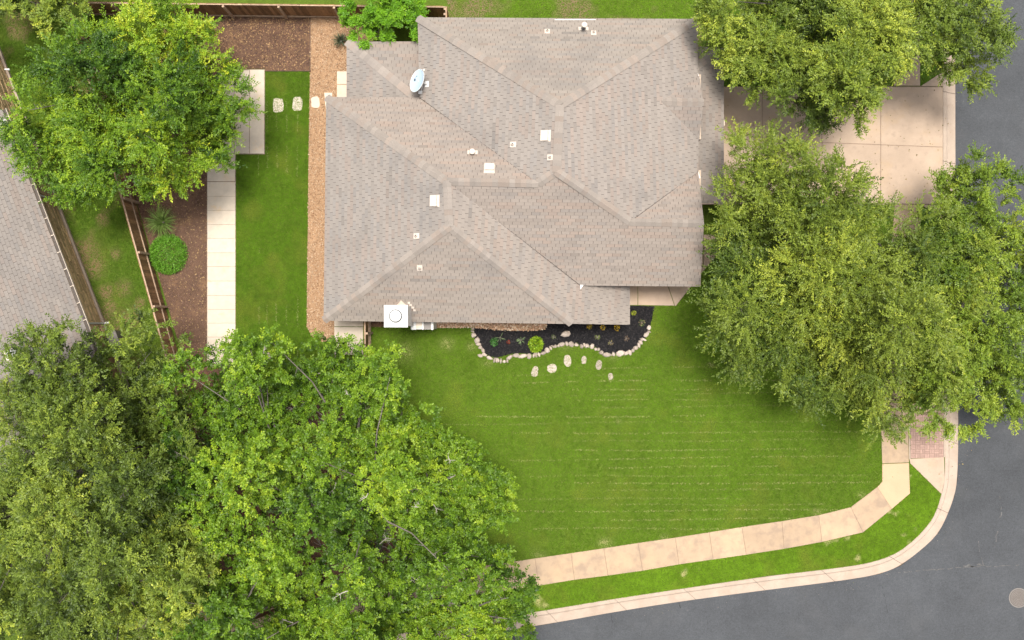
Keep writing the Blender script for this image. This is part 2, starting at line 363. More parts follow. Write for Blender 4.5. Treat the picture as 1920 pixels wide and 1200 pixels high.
# front walk
walk = empty('front_walk'); tag(walk, kind='structure')
for q in ([(1090, 500), (1195.5, 500), (1195.5, 572), (1090, 572)], [(1196.5, 500), (1240, 500), (1264.5, 573), (1196.5, 572)],
          [(1241, 500), (1325, 500), (1267, 573.5), (1265.5, 573)], [(1241, 499), (1241, 440), (1318, 440), (1318, 499)], [(1319, 440), (1378, 440), (1326, 499), (1319, 499)]):
    prism('slab', PX(q), -.05, .02, M['concrete_drive'], walk, bevel=.008)
WALK = PX([(1090, 440), (1378, 440), (1268, 574), (1090, 572)])
# side yard path of square pavers
path = empty('side_path'); tag(path, kind='structure'); path_polys = []
ys = [341, 368, 394.5, 421, 447, 474, 500, 527, 554, 580, 606, 632, 658, 684]
for i in range(len(ys)-1):
    q = PX([(389, ys[i]+.2), (441.6, ys[i]+.2), (441.4, ys[i+1]-.2), (389, ys[i+1]-.2)]); prism('paver', q, -.04, .03, M['limestone'], path, bevel=.008)
for (x0, x1, y0, y1) in ((440, 467.5, 288, 210), (468.5, 495.5, 288, 210), (440, 467.5, 209, 132), (468.5, 496, 209, 131), (389, 441, 340, 289), (412, 439, 288, 210), (412, 439, 209, 132)):
    prism('paver', PX([(x0, y0), (x1, y0), (x1, y1), (x0, y1)]), -.04, .03, M['limestone'], path, bevel=.008)
PATH = PX([(388, 690), (388, 288), (411, 288), (411, 130), (497, 130), (497, 289.5), (442.5, 289.5), (442, 690)])
sheet('path_bedding', PATH, .016, M['joint'])
# pads beside the house
pads = empty('concrete_pad'); tag(pads, kind='structure')
for q in ([(632, 134), (654, 134), (654, 158), (632, 158)], [(632, 159), (654, 159), (654, 188), (632, 188)], [(608, 174), (623, 174), (623, 205), (611, 205)],
          [(627, 585), (682, 585), (681, 612), (627, 612)], [(627, 613), (681, 613), (681, 665), (627, 665)]):
    prism('slab', PX(q), -.04, .03, M['limestone'], pads, bevel=.008)
# beds and gravel
GRAN = PX([(582, 28), (700, 28), (700, 190), (660, 420), (660, 610), (627, 612), (627, 640), (612, 641), (597, 640), (583, 628), (575, 612), (577, 420), (578.5, 300), (581, 134)])
sheet('granite_path', GRAN, .004, M['granite'])
MUL1 = PX([(300, 22), (581.3, 28), (580.6, 133), (497, 133), (497, 129), (300, 129)])
sheet('mulch_bed', MUL1, .005, M['mulch'])
MUL2 = PX([(180, 200), (411, 130), (411, 289), (388.4, 289), (388.4, 700), (352, 700), (322, 600), (254, 372)])
sheet('mulch_bed', MUL2, .006, M['mulch'])
MUL3 = PX([(352, 700), (420, 690), (640, 760), (700, 900), (760, 1010), (700, 1120), (600, 1125), (540, 1140), (400, 1180), (360, 900)])
sheet('leaf_mulch_bed', MUL3, .005, M['mulch'])
BED = [(887, 613), (890, 632), (898, 645), (905, 658), (915, 667), (930, 671), (945, 667), (960, 663), (975, 662), (1000, 664), (1020, 659), (1035, 650), (1050, 645), (1070, 643), (1090, 648), (1110, 648), (1122, 655), (1130, 662), (1150, 664), (1180, 660), (1195, 650), (1205, 640), (1214, 628), (1218, 615), (1222, 600), (1226, 580), (1227, 574), (1181, 573), (1100, 560), (1027, 575), (1026, 608), (1018, 619), (960, 620), (905, 616)]
BEDW = PX(BED); sheet('black_mulch_bed', BEDW, .007, M['blackmulch'])
GRAV = PX([(813, 585), (1027, 585), (1027, 610), (1019, 619), (960, 620.5), (905, 616), (886, 613.5), (813, 615)])
sheet('river_gravel', GRAV, .006, M['granite'])
EAVEBED = PX([(683, 575), (740, 575), (740, 613), (683, 613)]); sheet('eave_soil_bed', EAVEBED, .005, M['mulch'])
mesh('bed_edging', *(lambda b: (b.V, b.F))(MB().box(P(581.6, 82, .02), (.025, 2.45, .05)).box(P(540, 133.2, .02), (1.95, .025, .05))), M['edging'])['kind'] = 'structure'
PADS = [PX(q) for q in ([(631, 133), (655, 133), (655, 189), (631, 189)], [(607, 173), (624, 173), (624, 206), (610, 206)], [(626, 584), (683, 584), (682, 666), (626, 666)], [(583, 181), (600, 181), (600, 203), (583, 203)])]
# ------------------------------------------------------------------ scatter stuff
def chips(name, poly, n, size, cols, zr=(.004, .03), aspect=.35, excl=()):
    p = sample_poly(poly, n)
    for e in excl: p = p[~inpoly(p[:, 0], p[:, 1], e)]
    n = len(p); a = rng.uniform(0, 6.283, n); L = rng.uniform(*size, n)/2; W = L*rng.uniform(aspect*.6, aspect*1.5, n)
    u = np.stack([np.cos(a), np.sin(a), rng.normal(0, .35, n)], 1); v = np.stack([-np.sin(a), np.cos(a), rng.normal(0, .35, n)], 1)
    c = np.c_[p, rng.uniform(*zr, n)+L*.2]; u *= L[:, None]; v *= W[:, None]
    up = np.array((0, 0, 1))*np.minimum(L, W)[:, None]*.8
    # thin wedge: two top faces meeting at a ridge
    V = np.stack([c-u-v, c+u-v, c+u*.8+up, c-u*.8+up, c-u*.8+up, c+u*.8+up, c+u+v, c-u+v], 1).reshape(-1, 3)
    k = rng.integers(0, len(cols), n); col = np.asarray(cols)[k]*rng.uniform(.75, 1.25, (n, 1)); col = np.repeat(col, 2, 0)
    o = fastmesh(name, V, 4, M['chip'], None, col); tag(o, kind='stuff'); return o
tag(chips('bark_chips', MUL1, 5000, (.03, .09), [(.20, .11, .07), (.13, .07, .05), (.30, .18, .10), (.40, .26, .13), (.10, .06, .05)]), 'brown bark chips and dry leaves in the bed below the top fence', 'mulch')
tag(chips('bark_chips', MUL2, 11000, (.025, .08), [(.16, .095, .07), (.12, .07, .052), (.19, .115, .085), (.16, .09, .065), (.13, .08, .06), (.14, .085, .065), (.36, .24, .12)]), 'brown bark chips in the bed between left fence and pale path', 'mulch')
tag(chips('leaf_litter', MUL3, 6000, (.03, .08), [(.30, .12, .06), (.22, .09, .05), (.36, .18, .09), (.15, .08, .05)]), 'reddish leaf litter under the big bright oak', 'leaf litter')
tag(chips('granite_chips', GRAN, 16000, (.02, .05), [(.37, .23, .13), (.46, .31, .19), (.28, .16, .09), (.52, .38, .26), (.32, .20, .12)], aspect=.8, excl=PADS), 'orange crushed granite strip along the left of the house', 'gravel')
tag(chips('black_mulch_chips', BEDW, 7000, (.03, .09), [(.014, .013, .015), (.03, .027, .029), (.009, .009, .011), (.038, .034, .034), (.016, .015, .016)]), 'black shredded mulch in the curved front bed', 'mulch')
tag(chips('river_pebbles', GRAV, 2600, (.05, .09), [(.62, .46, .32), (.50, .32, .19), (.74, .60, .46), (.40, .24, .15), (.58, .36, .24)], zr=(.0, .03), aspect=.8), 'tan river pebbles in the strip below the front eave', 'gravel')
tag(chips('soil_chips', EAVEBED, 700, (.03, .07), [(.20, .11, .07), (.13, .07, .05), (.30, .17, .09)]), 'brown mulch under the eave left of the chimney', 'mulch')
GUT = np.vstack([kr[:17, :2], (kr[:17, :2]*.80+kb[:17, :2]*.20)[::-1]]); GUT2 = np.vstack([kr[:, :2]*.55+kb[:, :2]*.45, (kr[:, :2]+(kr[:, :2]-kb[:, :2])*.8)[::-1]])
tag(chips('gutter_grit', GUT2, 1300, (.012, .035), [(.22, .19, .16), (.30, .26, .21), (.16, .12, .08), (.10, .12, .03)], zr=(ROADZ+.001, ROADZ+.006)), 'fine grit and leaf bits along the road gutter', 'grit')
tag(chips('fallen_leaves', PX([(1300, 160), (1770, 160), (1840, 420), (1840, 900), (1650, 900), (1640, 400), (1300, 400)]), 400, (.03, .06), [(.22, .16, .07), (.30, .24, .10), (.14, .13, .04)], zr=(.022, .026), aspect=.5), 'scattered dry leaves on the driveway and sidewalk under the oaks', 'fallen leaves')
# ------------------------------------------------------------------ lawns
NOGRASS = [GRAN, MUL1, MUL2, MUL3, BEDW, GRAV, EAVEBED, PATH, DRIVE, WALK, RAMP]+sw_polys
def lawn_colour(x, y, base, px, py, kind):
    n = len(x); a = fbm(x, y, 2.4, 3); b = fbm(x, y, .5, 9); c = vn(x, y, .09, 14)
    col = np.asarray(base)*((.80+.36*(a-.1)+.22*(b-.5)+.34*(c-.5)+.18*(vn(x, y, .2, 15)-.5))[:, None])*rng.uniform(.92, 1.08, (n, 1))
    yel = np.clip((fbm(x, y, 1.1, 20)-.56)*4, 0, 1)*.45
    col = col*(1-yel[:, None])+np.array((.20, .22, .03))*yel[:, None]
    straw = np.array((.60, .52, .26)); s = np.zeros(n)
    if kind == 'front':     # mower lines
        rl = np.random.default_rng(5); yl = 690.0; k = 0
        while yl < 1000:
            x0 = rl.uniform(800, 1200); x1 = x0+rl.uniform(250, 800); st = rl.uniform(.35, .9)
            d = np.abs(py-(yl-(px-1100)*rl.uniform(.0, .012))-1.2*np.sin(px/rl.uniform(50, 120)+k))
            m_ = (px > x0) & (px < x1) & (vn(px, px*0+k*3.1, 30, 33) > .25) & (vn(px, px*0+k*5.1, 5, 34) > .1)
            s = np.maximum(s, np.where((d < 1.0) & m_, st*.5*(rng.random(n) < .7), 0)); yl += rl.uniform(10, 19); k += 1
    if kind == 'side':
        for k, xl in enumerate((486, 502, 519, 537, 557)):
            d = np.abs(px-xl-1.2*np.sin(py/60+k)); dash = vn(py, py*0+k*5.3, 30, 31) > .56
            s = np.maximum(s, np.where((d < .7) & dash, .35*(rng.random(n) < .6), 0))
    if kind == 'front':
        for (cx, cy, r_, k) in ((838, 645, 13, .7), (757, 660, 22, .5), (1135, 1019, 11, .9), (900, 625, 12, .5), (1333, 684, 6, .6), (1616, 928, 7, .8), (1533, 962, 9, .6), (1245, 1008, 8, .5), (1010, 1043, 14, .4), (1160, 790, 6, .4), (885, 650, 9, .5), (915, 680, 11, .4), (1150, 670, 9, .35), (1060, 648, 12, .35)):
            q = np.exp(-((px-cx)**2+((py-cy)*1.3)**2)/r_**2)*(.5+vn(x, y, .12, 40)); s = np.maximum(s, np.clip(q*k*.75, 0, .6)*(rng.random(n) < .85))
    if kind in ('verge', 'neighbour', 'back'):
        th = {'verge': .74, 'neighbour': .55, 'back': .50}[kind]
        q = np.clip((fbm(x, y, 1.5 if kind != 'verge' else .7, 44)-th)*7, 0, 1); s = np.maximum(s, q*.85)
        if kind == 'neighbour':
            for (cx, cy, r_) in ((160, 480, 26), (178, 500, 18), (217, 475, 9), (200, 548, 13), (205, 575, 12), (232, 540, 13), (190, 605, 26), (240, 600, 22), (222, 612, 16), (262, 570, 10)):
                q = np.exp(-((px-cx)**2+(py-cy)**2)/r_**2)*(.35+1.1*vn(x, y, .25, 41)); s = np.maximum(s, np.clip(q*1.4, 0, .95))
        if kind == 'neighbour': straw = np.array((.30, .20, .11))
        if kind == 'back': straw = np.array((.34, .22, .15))
    s = s[:, None]*rng.uniform(.6, 1.1, (n, 1))
    return np.clip(col*(1-s)+straw*s, 0, 1)
def lawn(name, label, poly_px, n, base, kind, h=(.035, .065), excl=NOGRASS):
    poly = PX(poly_px); p = sample_poly(poly, n)
    jt = rng.normal(0, .022, p.shape)
    for e in excl: kk = ~inpoly(p[:, 0]+jt[:, 0], p[:, 1]+jt[:, 1], e); p = p[kk]; jt = jt[kk]
    n = len(p); a = rng.uniform(0, 6.283, n); H_ = rng.uniform(*h, n)*.6; lean = rng.uniform(1.0, 2.6, n)*H_; w_ = rng.uniform(.010, .020, n)
    b = np.c_[p, np.full(n, .0)]
    d = np.stack([np.cos(a), np.sin(a), np.zeros(n)], 1); t = np.stack([-np.sin(a), np.cos(a), np.zeros(n)], 1)
    tip = b+d*lean[:, None]; tip[:, 2] += H_
    V = np.stack([b-t*w_[:, None], b+t*w_[:, None], tip], 1).reshape(-1, 3)
    px = p[:, 0]*FPX/CH+960; py = 600-p[:, 1]*FPX/CH
    o = fastmesh(name, V, 3, M['blade'], None, lawn_colour(p[:, 0], p[:, 1], base, px, py, kind)); tag(o, label, 'grass', kind='stuff')
LG = (.101, .188, .0095)
lawn('front_lawn', 'mown green front lawn between house and curved sidewalk', [(695, 610), (1340, 540), (1700, 540), (1656, 905), (1596, 953), (1540, 967), (1000, 1050), (640, 1105), (640, 760)], 240000, LG, 'front')
lawn('side_lawn', 'narrow strip of mown grass beside the pale paver path', [(441, 700), (441, 290), (496, 290), (496, 134), (581, 134), (578, 300), (576, 600), (600, 642), (640, 700)], 62000, (.090, .175, .0085), 'side')
lawn('verge_grass', 'bright grass verge between sidewalk and curved kerb', [(1706, 866), (1706, 927), (1672, 955), (1618, 999), (1541, 1017), (1000, 1099), (640, 1155), (640, 1205), (1019, 1144), (1270, 1104), (1440, 1079), (1530, 1069), (1615, 1058), (1660, 1046), (1690, 1031), (1720, 1006), (1744, 979), (1757, 954), (1764, 927)], 70000, (.135, .25, .011), 'verge', excl=sw_polys+[RAMP])
lawn('neighbour_lawn', 'patchy neighbouring grass between stone wall and left fence', [(-80, -60), (128, -60), (128, 20), (228, 372), (300, 640), (330, 760), (230, 700), (100, 400), (0, 110), (-80, -20)], 52000, (.088, .165, .012), 'neighbour', h=(.04, .09), excl=[MUL2])
lawn('back_lawn', 'patchy back lawn beyond the upper roof edge', [(838, -40), (1420, -40), (1420, 160), (1300, 160), (1300, 60), (838, 60)], 30000, (.125, .235, .012), 'back')
lawn('drive_verge', 'deep green grass beside the driveway near the top oak', [(1310, 30), (1768, -40), (1768, 134), (1726, 161), (1310, 161)], 26000, (.11, .28, .015), 'plain')
lawn('oak_lawn', 'shaded grass under the right hand oaks by the driveway', [(1340, 385), (1768, 385), (1768, 760), (1706, 760), (1700, 545), (1310, 545)], 40000, (.12, .23, .018), 'plain')
lawn('far_lawn', 'shaded rough grass beneath the trees at lower left', [(-60, 760), (330, 760), (400, 1180), (640, 1110), (640, 1200), (-60, 1300)], 26000, (.10, .18, .025), 'plain')
# ================================================================== ROOF MACHINERY
Z0 = 3.1
def zpl(py, y_eave_px, pitch, zeave=Z0):       # height of a point at pixel row py on a slope rising from an eave row
    a = (600-py)/FPX; ye = P(0, y_eave_px, zeave)[1]; sg = 1 if py < y_eave_px else -1
    return (zeave+pitch*sg*(a*CH-ye))/(1+pitch*sg*a)
zA = zpl(322, 536, .69); zB = zpl(342, 536, .69); zC = zpl(418, 536, .69); zD = zB
def plane(pts):
    c = pts.mean(0); u, s, vt = np.linalg.svd(pts-c); n = vt[2]
    if n[2] < 0: n = -n
    return c, n
def clip_rect(poly, u0, u1, v0, v1):
    for ax, lim, sg in ((0, u0, 1), (0, u1, -1), (1, v0, 1), (1, v1, -1)):
        out = []; n = len(poly)
        for i in range(n):
            a = poly[i-1]; b = poly[i]; da = sg*(a[ax]-lim); db = sg*(b[ax]-lim)
            if (da >= 0) != (db >= 0):
                t = da/(da-db); out.append((a[0]+(b[0]-a[0])*t, a[1]+(b[1]-a[1])*t))
            if db >= 0: out.append(b)
        poly = out
        if len(poly) < 3: return []
    return poly
class Face:
    def __init__(s, pts, lift=0.0):
        s.pts = np.array([P(*p) for p in pts]); s.c, s.n = plane(s.pts)
        s.pts[:, 2] = s.c[2]-((s.pts[:, :2]-s.c[:2])@s.n[:2])/s.n[2]; s.pts[:, 2] += lift
        s.u = np.cross((0, 0, 1), s.n); s.u /= np.linalg.norm(s.u); s.v = np.cross(s.n, s.u)
        s.o = s.pts[np.argmin((s.pts-s.c)@s.v)]
        s.uv = [((q-s.o)@s.u, (q-s.o)@s.v) for q in s.pts]
    def shingles(s, tint, seed, EXP=.143, TAB=.3333):
        r = np.random.default_rng(seed); out = []
        us = [a for a, _ in s.uv]; vs = [b for _, b in s.uv]; nr = int(math.ceil((max(vs)+.02)/EXP))
        for j in range(nr):
            v0 = -.02+j*EXP; off = (j*.4+r.uniform(-.03, .03)) % 1*TAB; k0 = int(math.floor((min(us)-off)/TAB)); k1 = int(math.ceil((max(us)-off)/TAB))
            strip = None
            for k in range(k0-1, k1+1):
                if strip is None or (k+j) % 3 == 0: strip = r.random(3); 
                g = .007; ua, ub = k*TAB+off+g, (k+1)*TAB+off-g
                pol = clip_rect(s.uv, ua, ub, v0+.002, v0+EXP-.001)
                if not pol: continue
                ar = abs(sum(pol[i-1][0]*pol[i][1]-pol[i][0]*pol[i-1][1] for i in range(len(pol))))/2
                if ar < 2e-4: continue
                t = np.clip(.75*strip+.25*r.random(3), 0, 1)
                c = np.array(tint)*(.92+.16*t[0]); 
                if t[1] > .72: c = c*np.array((1.03, .975, .95))
                elif t[1] < .22: c = c*np.array((.93, .95, .975))
                if t[2] > .9: c = c*.87
                top = [s.o+s.u*a+s.v*b+s.n*(.005+.013*(1-(b-v0)/EXP)) for a, b in pol]
                bot = [s.o+s.u*a+s.v*b+s.n*(-.004) for a, b in pol]; m = len(pol)
                F = [tuple(range(m))]+[((i+1) % m, i, m+i, m+(i+1) % m) for i in range(m)]
                # orientation
                nn = np.cross(np.array(top[1])-top[0], np.array(top[2])-top[1])
                if nn@s.n < 0: F = [f[::-1] for f in F]
                out.append((ar, top+bot, F, c))
        return out
def put_shingles(lst, parent, cap=298):
    order = sorted(range(len(lst)), key=lambda i: -lst[i][0]); step = max(1, len(order)//cap)
    full = [i for i in order if lst[i][0] > .9*lst[order[0]][0]]; random.Random(5).shuffle(full); sel = set(full[:cap])
    for i in sel: mesh('shingle', lst[i][1], lst[i][2], M['shingle'], parent, col=[lst[i][3]]*len(lst[i][2]))
    V = []; F = []; K = []
    for i, (a, v, f, c) in enumerate(lst):
        if i in sel: continue
        k = len(V); V += v; F += [tuple(x+k for x in q) for q in f]; K += [c]*len(f)
    if V: tag(mesh('shingle_field', V, F, M['shingle'], parent, col=K), kind='stuff')
def deck(name, faces, parent, t=.17):
    V = []; F = []; mi = []
    for f in faces:
        k = len(V); n = len(f.pts); pts = f.pts if (np.cross(f.pts[1]-f.pts[0], f.pts[2]-f.pts[1])@f.n) > 0 or n > 4 else f.pts[::-1]
        ar = sum(pts[i-1][0]*pts[i][1]-pts[i][0]*pts[i-1][1] for i in range(n))
        if ar < 0: pts = pts[::-1]
        V += [tuple(p-f.n*.004) for p in pts]+[tuple(p-np.array((0, 0, t))) for p in pts]
        F.append(tuple(range(k, k+n))); mi.append(0)
        F.append(tuple(range(k+n, k+2*n))[::-1]); mi.append(1)
        for i in range(n): j = (i+1) % n; F.append((k+i, k+n+i, k+n+j, k+j)); mi.append(1)
    return mesh(name, V, F, [M['deck'], M['trim']], parent, midx=mi)
def ridge_caps(a, b, fa, fb, parent, tint, seed, W=.168, EXP=.21):
    r = np.random.default_rng(seed); a = np.asarray(a, float); b = np.asarray(b, float)
    if a[2] > b[2]: a, b = b, a
    L = np.linalg.norm(b-a); d = (b-a)/L; n = max(1, int(L/EXP)); ex = L/n
    w = []
    for f in (fa, fb):
        q = np.cross(d, f.n); q /= np.linalg.norm(q); mid = (a+b)/2; cen = f.pts.mean(0)
        if (cen-mid)@q < 0: q = -q
        w.append((q, f.n))
    up = (w[0][1]+w[1][1]); up /= np.linalg.norm(up)
    for i in range(n):
        V = []
        for t, h in ((i*ex+.004, .034), ((i+1)*ex+.03, .020)):
            c = a+d*t
            V += [c+w[0][0]*W+w[0][1]*h, c+up*(h+.012), c+w[1][0]*W+w[1][1]*h, c+w[1][0]*W+w[1][1]*.002, c+up*.002, c+w[0][0]*W+w[0][1]*.002]
        F = [(0, 1, 7, 6), (1, 2, 8, 7), (2, 3, 9, 8), (5, 0, 6, 11), (0, 5, 4, 1), (1, 4, 3, 2), (6, 7, 10, 11), (7, 8, 9, 10)]
        V = np.array(V); nn = np.cross(V[1]-V[0], V[7]-V[1])
        if nn@up < 0: F = [f[::-1] for f in F]
        c = np.array(tint)*r.uniform(.90, 1.10)*(np.array((1.03, .98, .95)) if r.random() < .25 else 1)
        mesh('ridge_cap', V, F, M['shingle'], parent, col=[c]*len(F))
# ================================================================== MAIN HOUSE
TINT = (.272, .242, .219)
house = empty('house', P(960, 330, 0)); tag(house, 'large single storey house with weathered tan shingle hip roof', 'house')
NW = (783, 33, Z0); NE = (1308, 36, Z0); R1 = (1050, 197, zA); R2 = (1043, 322, zA); BE = (1008, 344, zB); D1 = (838, 340, zB); D2 = (842, 425, zD)
C1 = (1181, 416, zC); C2 = (1320, 419, zC)
fAN = Face([NW, R1, NE]); fAW = Face([NW, (787, 183, Z0), BE, R2, R1]); fAE = Face([NE, R1, R2, C1, (1309, 322, Z0)])
fS1 = Face([D1, (1088, 535, Z0), (1313, 537, Z0), C2, C1, R2, BE]); fCN = Face([C1, C2, (1309, 322, Z0)])
fN3 = Face([(612, 182, Z0), D1, BE, (787, 183, Z0)]); fW1 = Face([(612, 182, Z0), (607, 601, Z0), D2, D1]); fS2 = Face([(607, 601, Z0), (1072, 607, Z0), D2])
c_, n_ = plane(np.array([P(*D1), P(*D2), P(1072, 607, Z0), P(1088, 535, Z0)]))
def on_plane(px, py, c, n):
    d = np.array(((px-960)/FPX, (600-py)/FPX, -1.0)); o = np.array((0, 0, CH)); t = ((c-o)@n)/(d@n); return o+d*t
zl = on_plane(1181, 572, c_, n_)[2]
fE1 = Face([D1, D2, (1072, 607, Z0), (1181, 609, zl), (1181, 536, zl), (1088, 535, Z0)])
zg = on_plane(1240, 190, fAE.c, fAE.n)[2]
G1 = (1240, 190, zg); G2 = (1318.5, 191, zg)
fGN = Face([G1, G2, (1311, 142, Z0)], .012); fGS = Face([G1, (1311, 263, Z0), G2], .012)
zp = 2.32; zt = 2.86
fPW = Face([(650, 78, zp), (650, 192, zp), (790, 192, zt)]); fPN = Face([(650, 78, zp), (790, 192, zt), (800, 192, zt), (800, 78, zp)])
ze = 2.42; zx = 2.86
fEN = Face([(1357, 88, ze), (1300, 88, ze), (1300, 128, zx)]); fEE = Face([(1357, 88, ze), (1300, 128, zx), (1300, 345, zx), (1357, 381, ze)]); fES = Face([(1357, 381, ze), (1300, 345, zx), (1300, 381, ze)])
mainF = [fAN, fAW, fAE, fS1, fCN, fN3, fW1, fS2, fE1, fGN, fGS, fPW, fPN, fEN, fEE, fES]
roof = deck('roof', mainF, house)
tints = [(1, .98, .95), (.97, .97, .97), (1, .99, .985), (1.04, 1.0, .97), (1.03, .98, .945), (1.03, .98, .94), (.95, .955, .96), (1.03, 1.0, .97), (1.0, .98, .96), (1, .97, .95), (1, .98, .97), (.9, .9, .9), (.92, .9, .88), (.9, .88, .86), (.9, .88, .86), (.9, .88, .86)]  # per slope: patio and east strip darkened as shade, south slopes lifted against it
lst = []
for i, f in enumerate(mainF): lst += f.shingles(np.array(TINT)*tints[i], 100+i)
put_shingles(lst, roof)
CT = np.array(TINT)*(1.05, 1.03, 1.01)
for k, (a, b, fa, fb) in enumerate([(NW, R1, fAN, fAW), (NE, R1, fAN, fAE), (R1, R2, fAW, fAE), (BE, R2, fAW, fS1), (C1, R2, fS1, fAE), (C1, C2, fS1, fCN), (D1, BE, fN3, fS1), ((612, 182, Z0), D1, fN3, fW1), (D1, D2, fW1, fE1),
                                    ((607, 601, Z0), D2, fW1, fS2), ((1072, 607, Z0), D2, fS2, fE1), (G1, G2, fGN, fGS), ((650, 78, zp), (790, 192, zt), fPW, fPN), ((1357, 88, ze), (1300, 128, zx), fEN, fEE), ((1357, 381, ze), (1300, 345, zx), fEE, fES)]):
    pa, pb = P(*a), P(*b)
    for q in (pa, pb):   # sit on the higher of the two fitted planes
        q[2] = max(f.c[2]-((q[:2]-f.c[:2])@f.n[:2])/f.n[2] for f in (fa, fb))
    ridge_caps(pa, pb, fa, fb, roof, CT, 300+k, EXP=.205)
# valley flashing lines
for k, (a, b) in enumerate([((787, 184, Z0), BE), ((1088, 535, Z0), D1), ((1309, 322, Z0), C1)]):
    pa, pb = P(*a), P(*b); d = pb-pa; m_ = MB(); up = np.array((0, 0, .012))
    q = np.cross(d/np.linalg.norm(d), (0, 0, 1)); q /= np.linalg.norm(q); q *= .022
    m_.tube([pa+up, (pa+pb)/2+up, pb+up], .014, 5); m_.build('valley_flashing', M['gutterd'], house)
# walls and soffits
for q in ([(803, 54), (1290, 56), (1290, 515), (1100, 515), (1100, 470), (803, 470)], [(630, 202), (1060, 202), (1060, 585), (630, 583)]):
    prism('wall', np.array([P(a, b, Z0) for a, b in q]), -.05, Z0-.1, M['wallstone'], house)
for q in ((1168, 598), (1168, 548), (662, 92), (662, 170), (1348, 98), (1348, 235), (1348, 370)):
    MB().box(P(q[0], q[1], 1.1)*np.array((1, 1, 0))+np.array((0, 0, .85)), (.25, .25, 1.75)).build('porch_post', M['trim'], house)
# cornice returns and small fascia ends on the gables
def boxpx(x0, x1, y0, y1, z0, z1, m, name, parent):
    a = P(x0, y1, z1); b = P(x1, y0, z1); return MB().box(((a[0]+b[0])/2, (a[1]+b[1])/2, (z0+z1)/2), (b[0]-a[0], b[1]-a[1], z1-z0)).build(name, m, parent)
for (x0, x1, y0, y1) in ((1307, 1314.3, 139.5, 172), (1307, 1314.3, 232, 261), (1308, 1314.3, 319, 348), (1311, 1313.8, 503, 536)):
    boxpx(x0, x1, y0, y1, Z0-.18, Z0-.03, M['tan'], 'cornice_return', house)
for q in ([(1308, 137), (1312.5, 147), (1311, 150)], [(1308, 318), (1313, 333), (1311, 335)], [(1088, 534), (1094, 534.5), (1088, 543)], [(1310, 247), (1311.5, 247), (1308, 264)]):
    prism('fascia_end', np.array([P(a, b, Z0) for a, b in q]), Z0-.05, Z0+.03, M['white'], house)
boxpx(1040, 1117, 36.2, 37.4, Z0+.0, Z0+.07, M['white'], 'drip_edge', house)
boxpx(1316, 1338, 381.8, 382.6, 2.36, 2.44, M['tan'], 'drip_edge', house)
# ------------------------------------------------------------------ vents
def frame_at(px, py, f):
    p = on_plane(px, py, f.c, f.n); return p, (f.u, f.v, f.n)
def box_vent(px, py, f, w_, l_, label, foot=True):
    p, ax = frame_at(px, py, f); e = empty('box_vent', p); e.parent = house; e.matrix_parent_inverse = house.matrix_basis.inverted(); e['label'] = label
    MB().box(p+ax[2]*.012, (w_*1.12, l_*1.25, .012), ax).build('flashing', M['ventw'], e)
    MB().box(p+ax[2]*.075, (w_*.8, l_*.75, .12), ax).build('throat', M['gutterd'], e)
    b = MB(); hz = p+ax[2]*.14; u, v, n = ax
    b.box(hz, (w_, l_*.9, .05), ax)
    b.add([hz-u*w_/2+v*l_*.2+n*.025, hz+u*w_/2+v*l_*.2+n*.025, hz+u*w_/2+v*l_*.55-n*.11, hz-u*w_/2+v*l_*.55-n*.11], [(0, 1, 2, 3)])
    b.build('hood', M['ventw'], e)
box_vent(1023.5, 255, fAW, .40, .34, 'cream box vent right of the pipe vents near the main ridge')
box_vent(917.5, 317, fN3, .38, .36, 'cream box vent just above the horizontal ridge')
box_vent(816, 377, fW1, .42, .32, 'cream box vent on the left roof slope')
def pipe_vent(px, py, f, label, h=.22, r_=.036):
    p, ax = frame_at(px, py, f); e = empty('pipe_vent', p); e.parent = house; e.matrix_parent_inverse = house.matrix_basis.inverted(); e['label'] = label
    u, v, n = ax
    MB().box(p+n*.012+v*.03, (.21, .26, .012), ax).build('flashing', M['ventw'], e)
    MB().lathe([(.075, .0), (.06, .05), (.042, .08)], p, 12).build('boot', M['ventw'], e)
    MB().lathe([(r_, .0), (r_, h), (r_*.66, h), (r_*.66, h-.08)], p, 12).build('pipe', M['ventw'], e)
    MB().lathe([(r_*.64, h-.006), (r_*.64, h-.004)], p, 12).build('pipe_opening', M['dark'], e)
pipe_vent(961, 271, fAW, 'short pipe vent left of the upper box vent'); pipe_vent(1031, 295, fAW, 'short pipe vent below the upper box vent')
pipe_vent(780, 442.5, fW1, 'short pipe vent beside the lower left hip'); pipe_vent(787, 503, fS2, 'short pipe vent above the chimney')
pipe_vent(1026, 58, fAN, 'leftmost short pipe vent near the top eave'); pipe_vent(1113, 61, fAN, 'rightmost short pipe vent near the top eave')
def cap_vent(px, py, f, label, h):
    p, ax = frame_at(px, py, f); e = empty('cap_vent', p); e.parent = house; e.matrix_parent_inverse = house.matrix_basis.inverted(); e['label'] = label
    MB().box(p+ax[2]*.012, (.40, .20, .012), ax).build('flashing', M['ventw'], e)
    MB().lathe([(.11, 0), (.08, .08), (.065, .09), (.065, h)], p, 14).build('stack', M['steel'], e)
    MB().lathe([(.105, h-.02), (.115, h), (.10, h+.03), (.03, h+.05)], p, 18).build('rain_cap', M['ventw'], e)
cap_vent(886, 286, fN3, 'round capped flue beside the middle valley', .3); cap_vent(1094, 54, fAN, 'tall round capped flue by the top eave', .62)
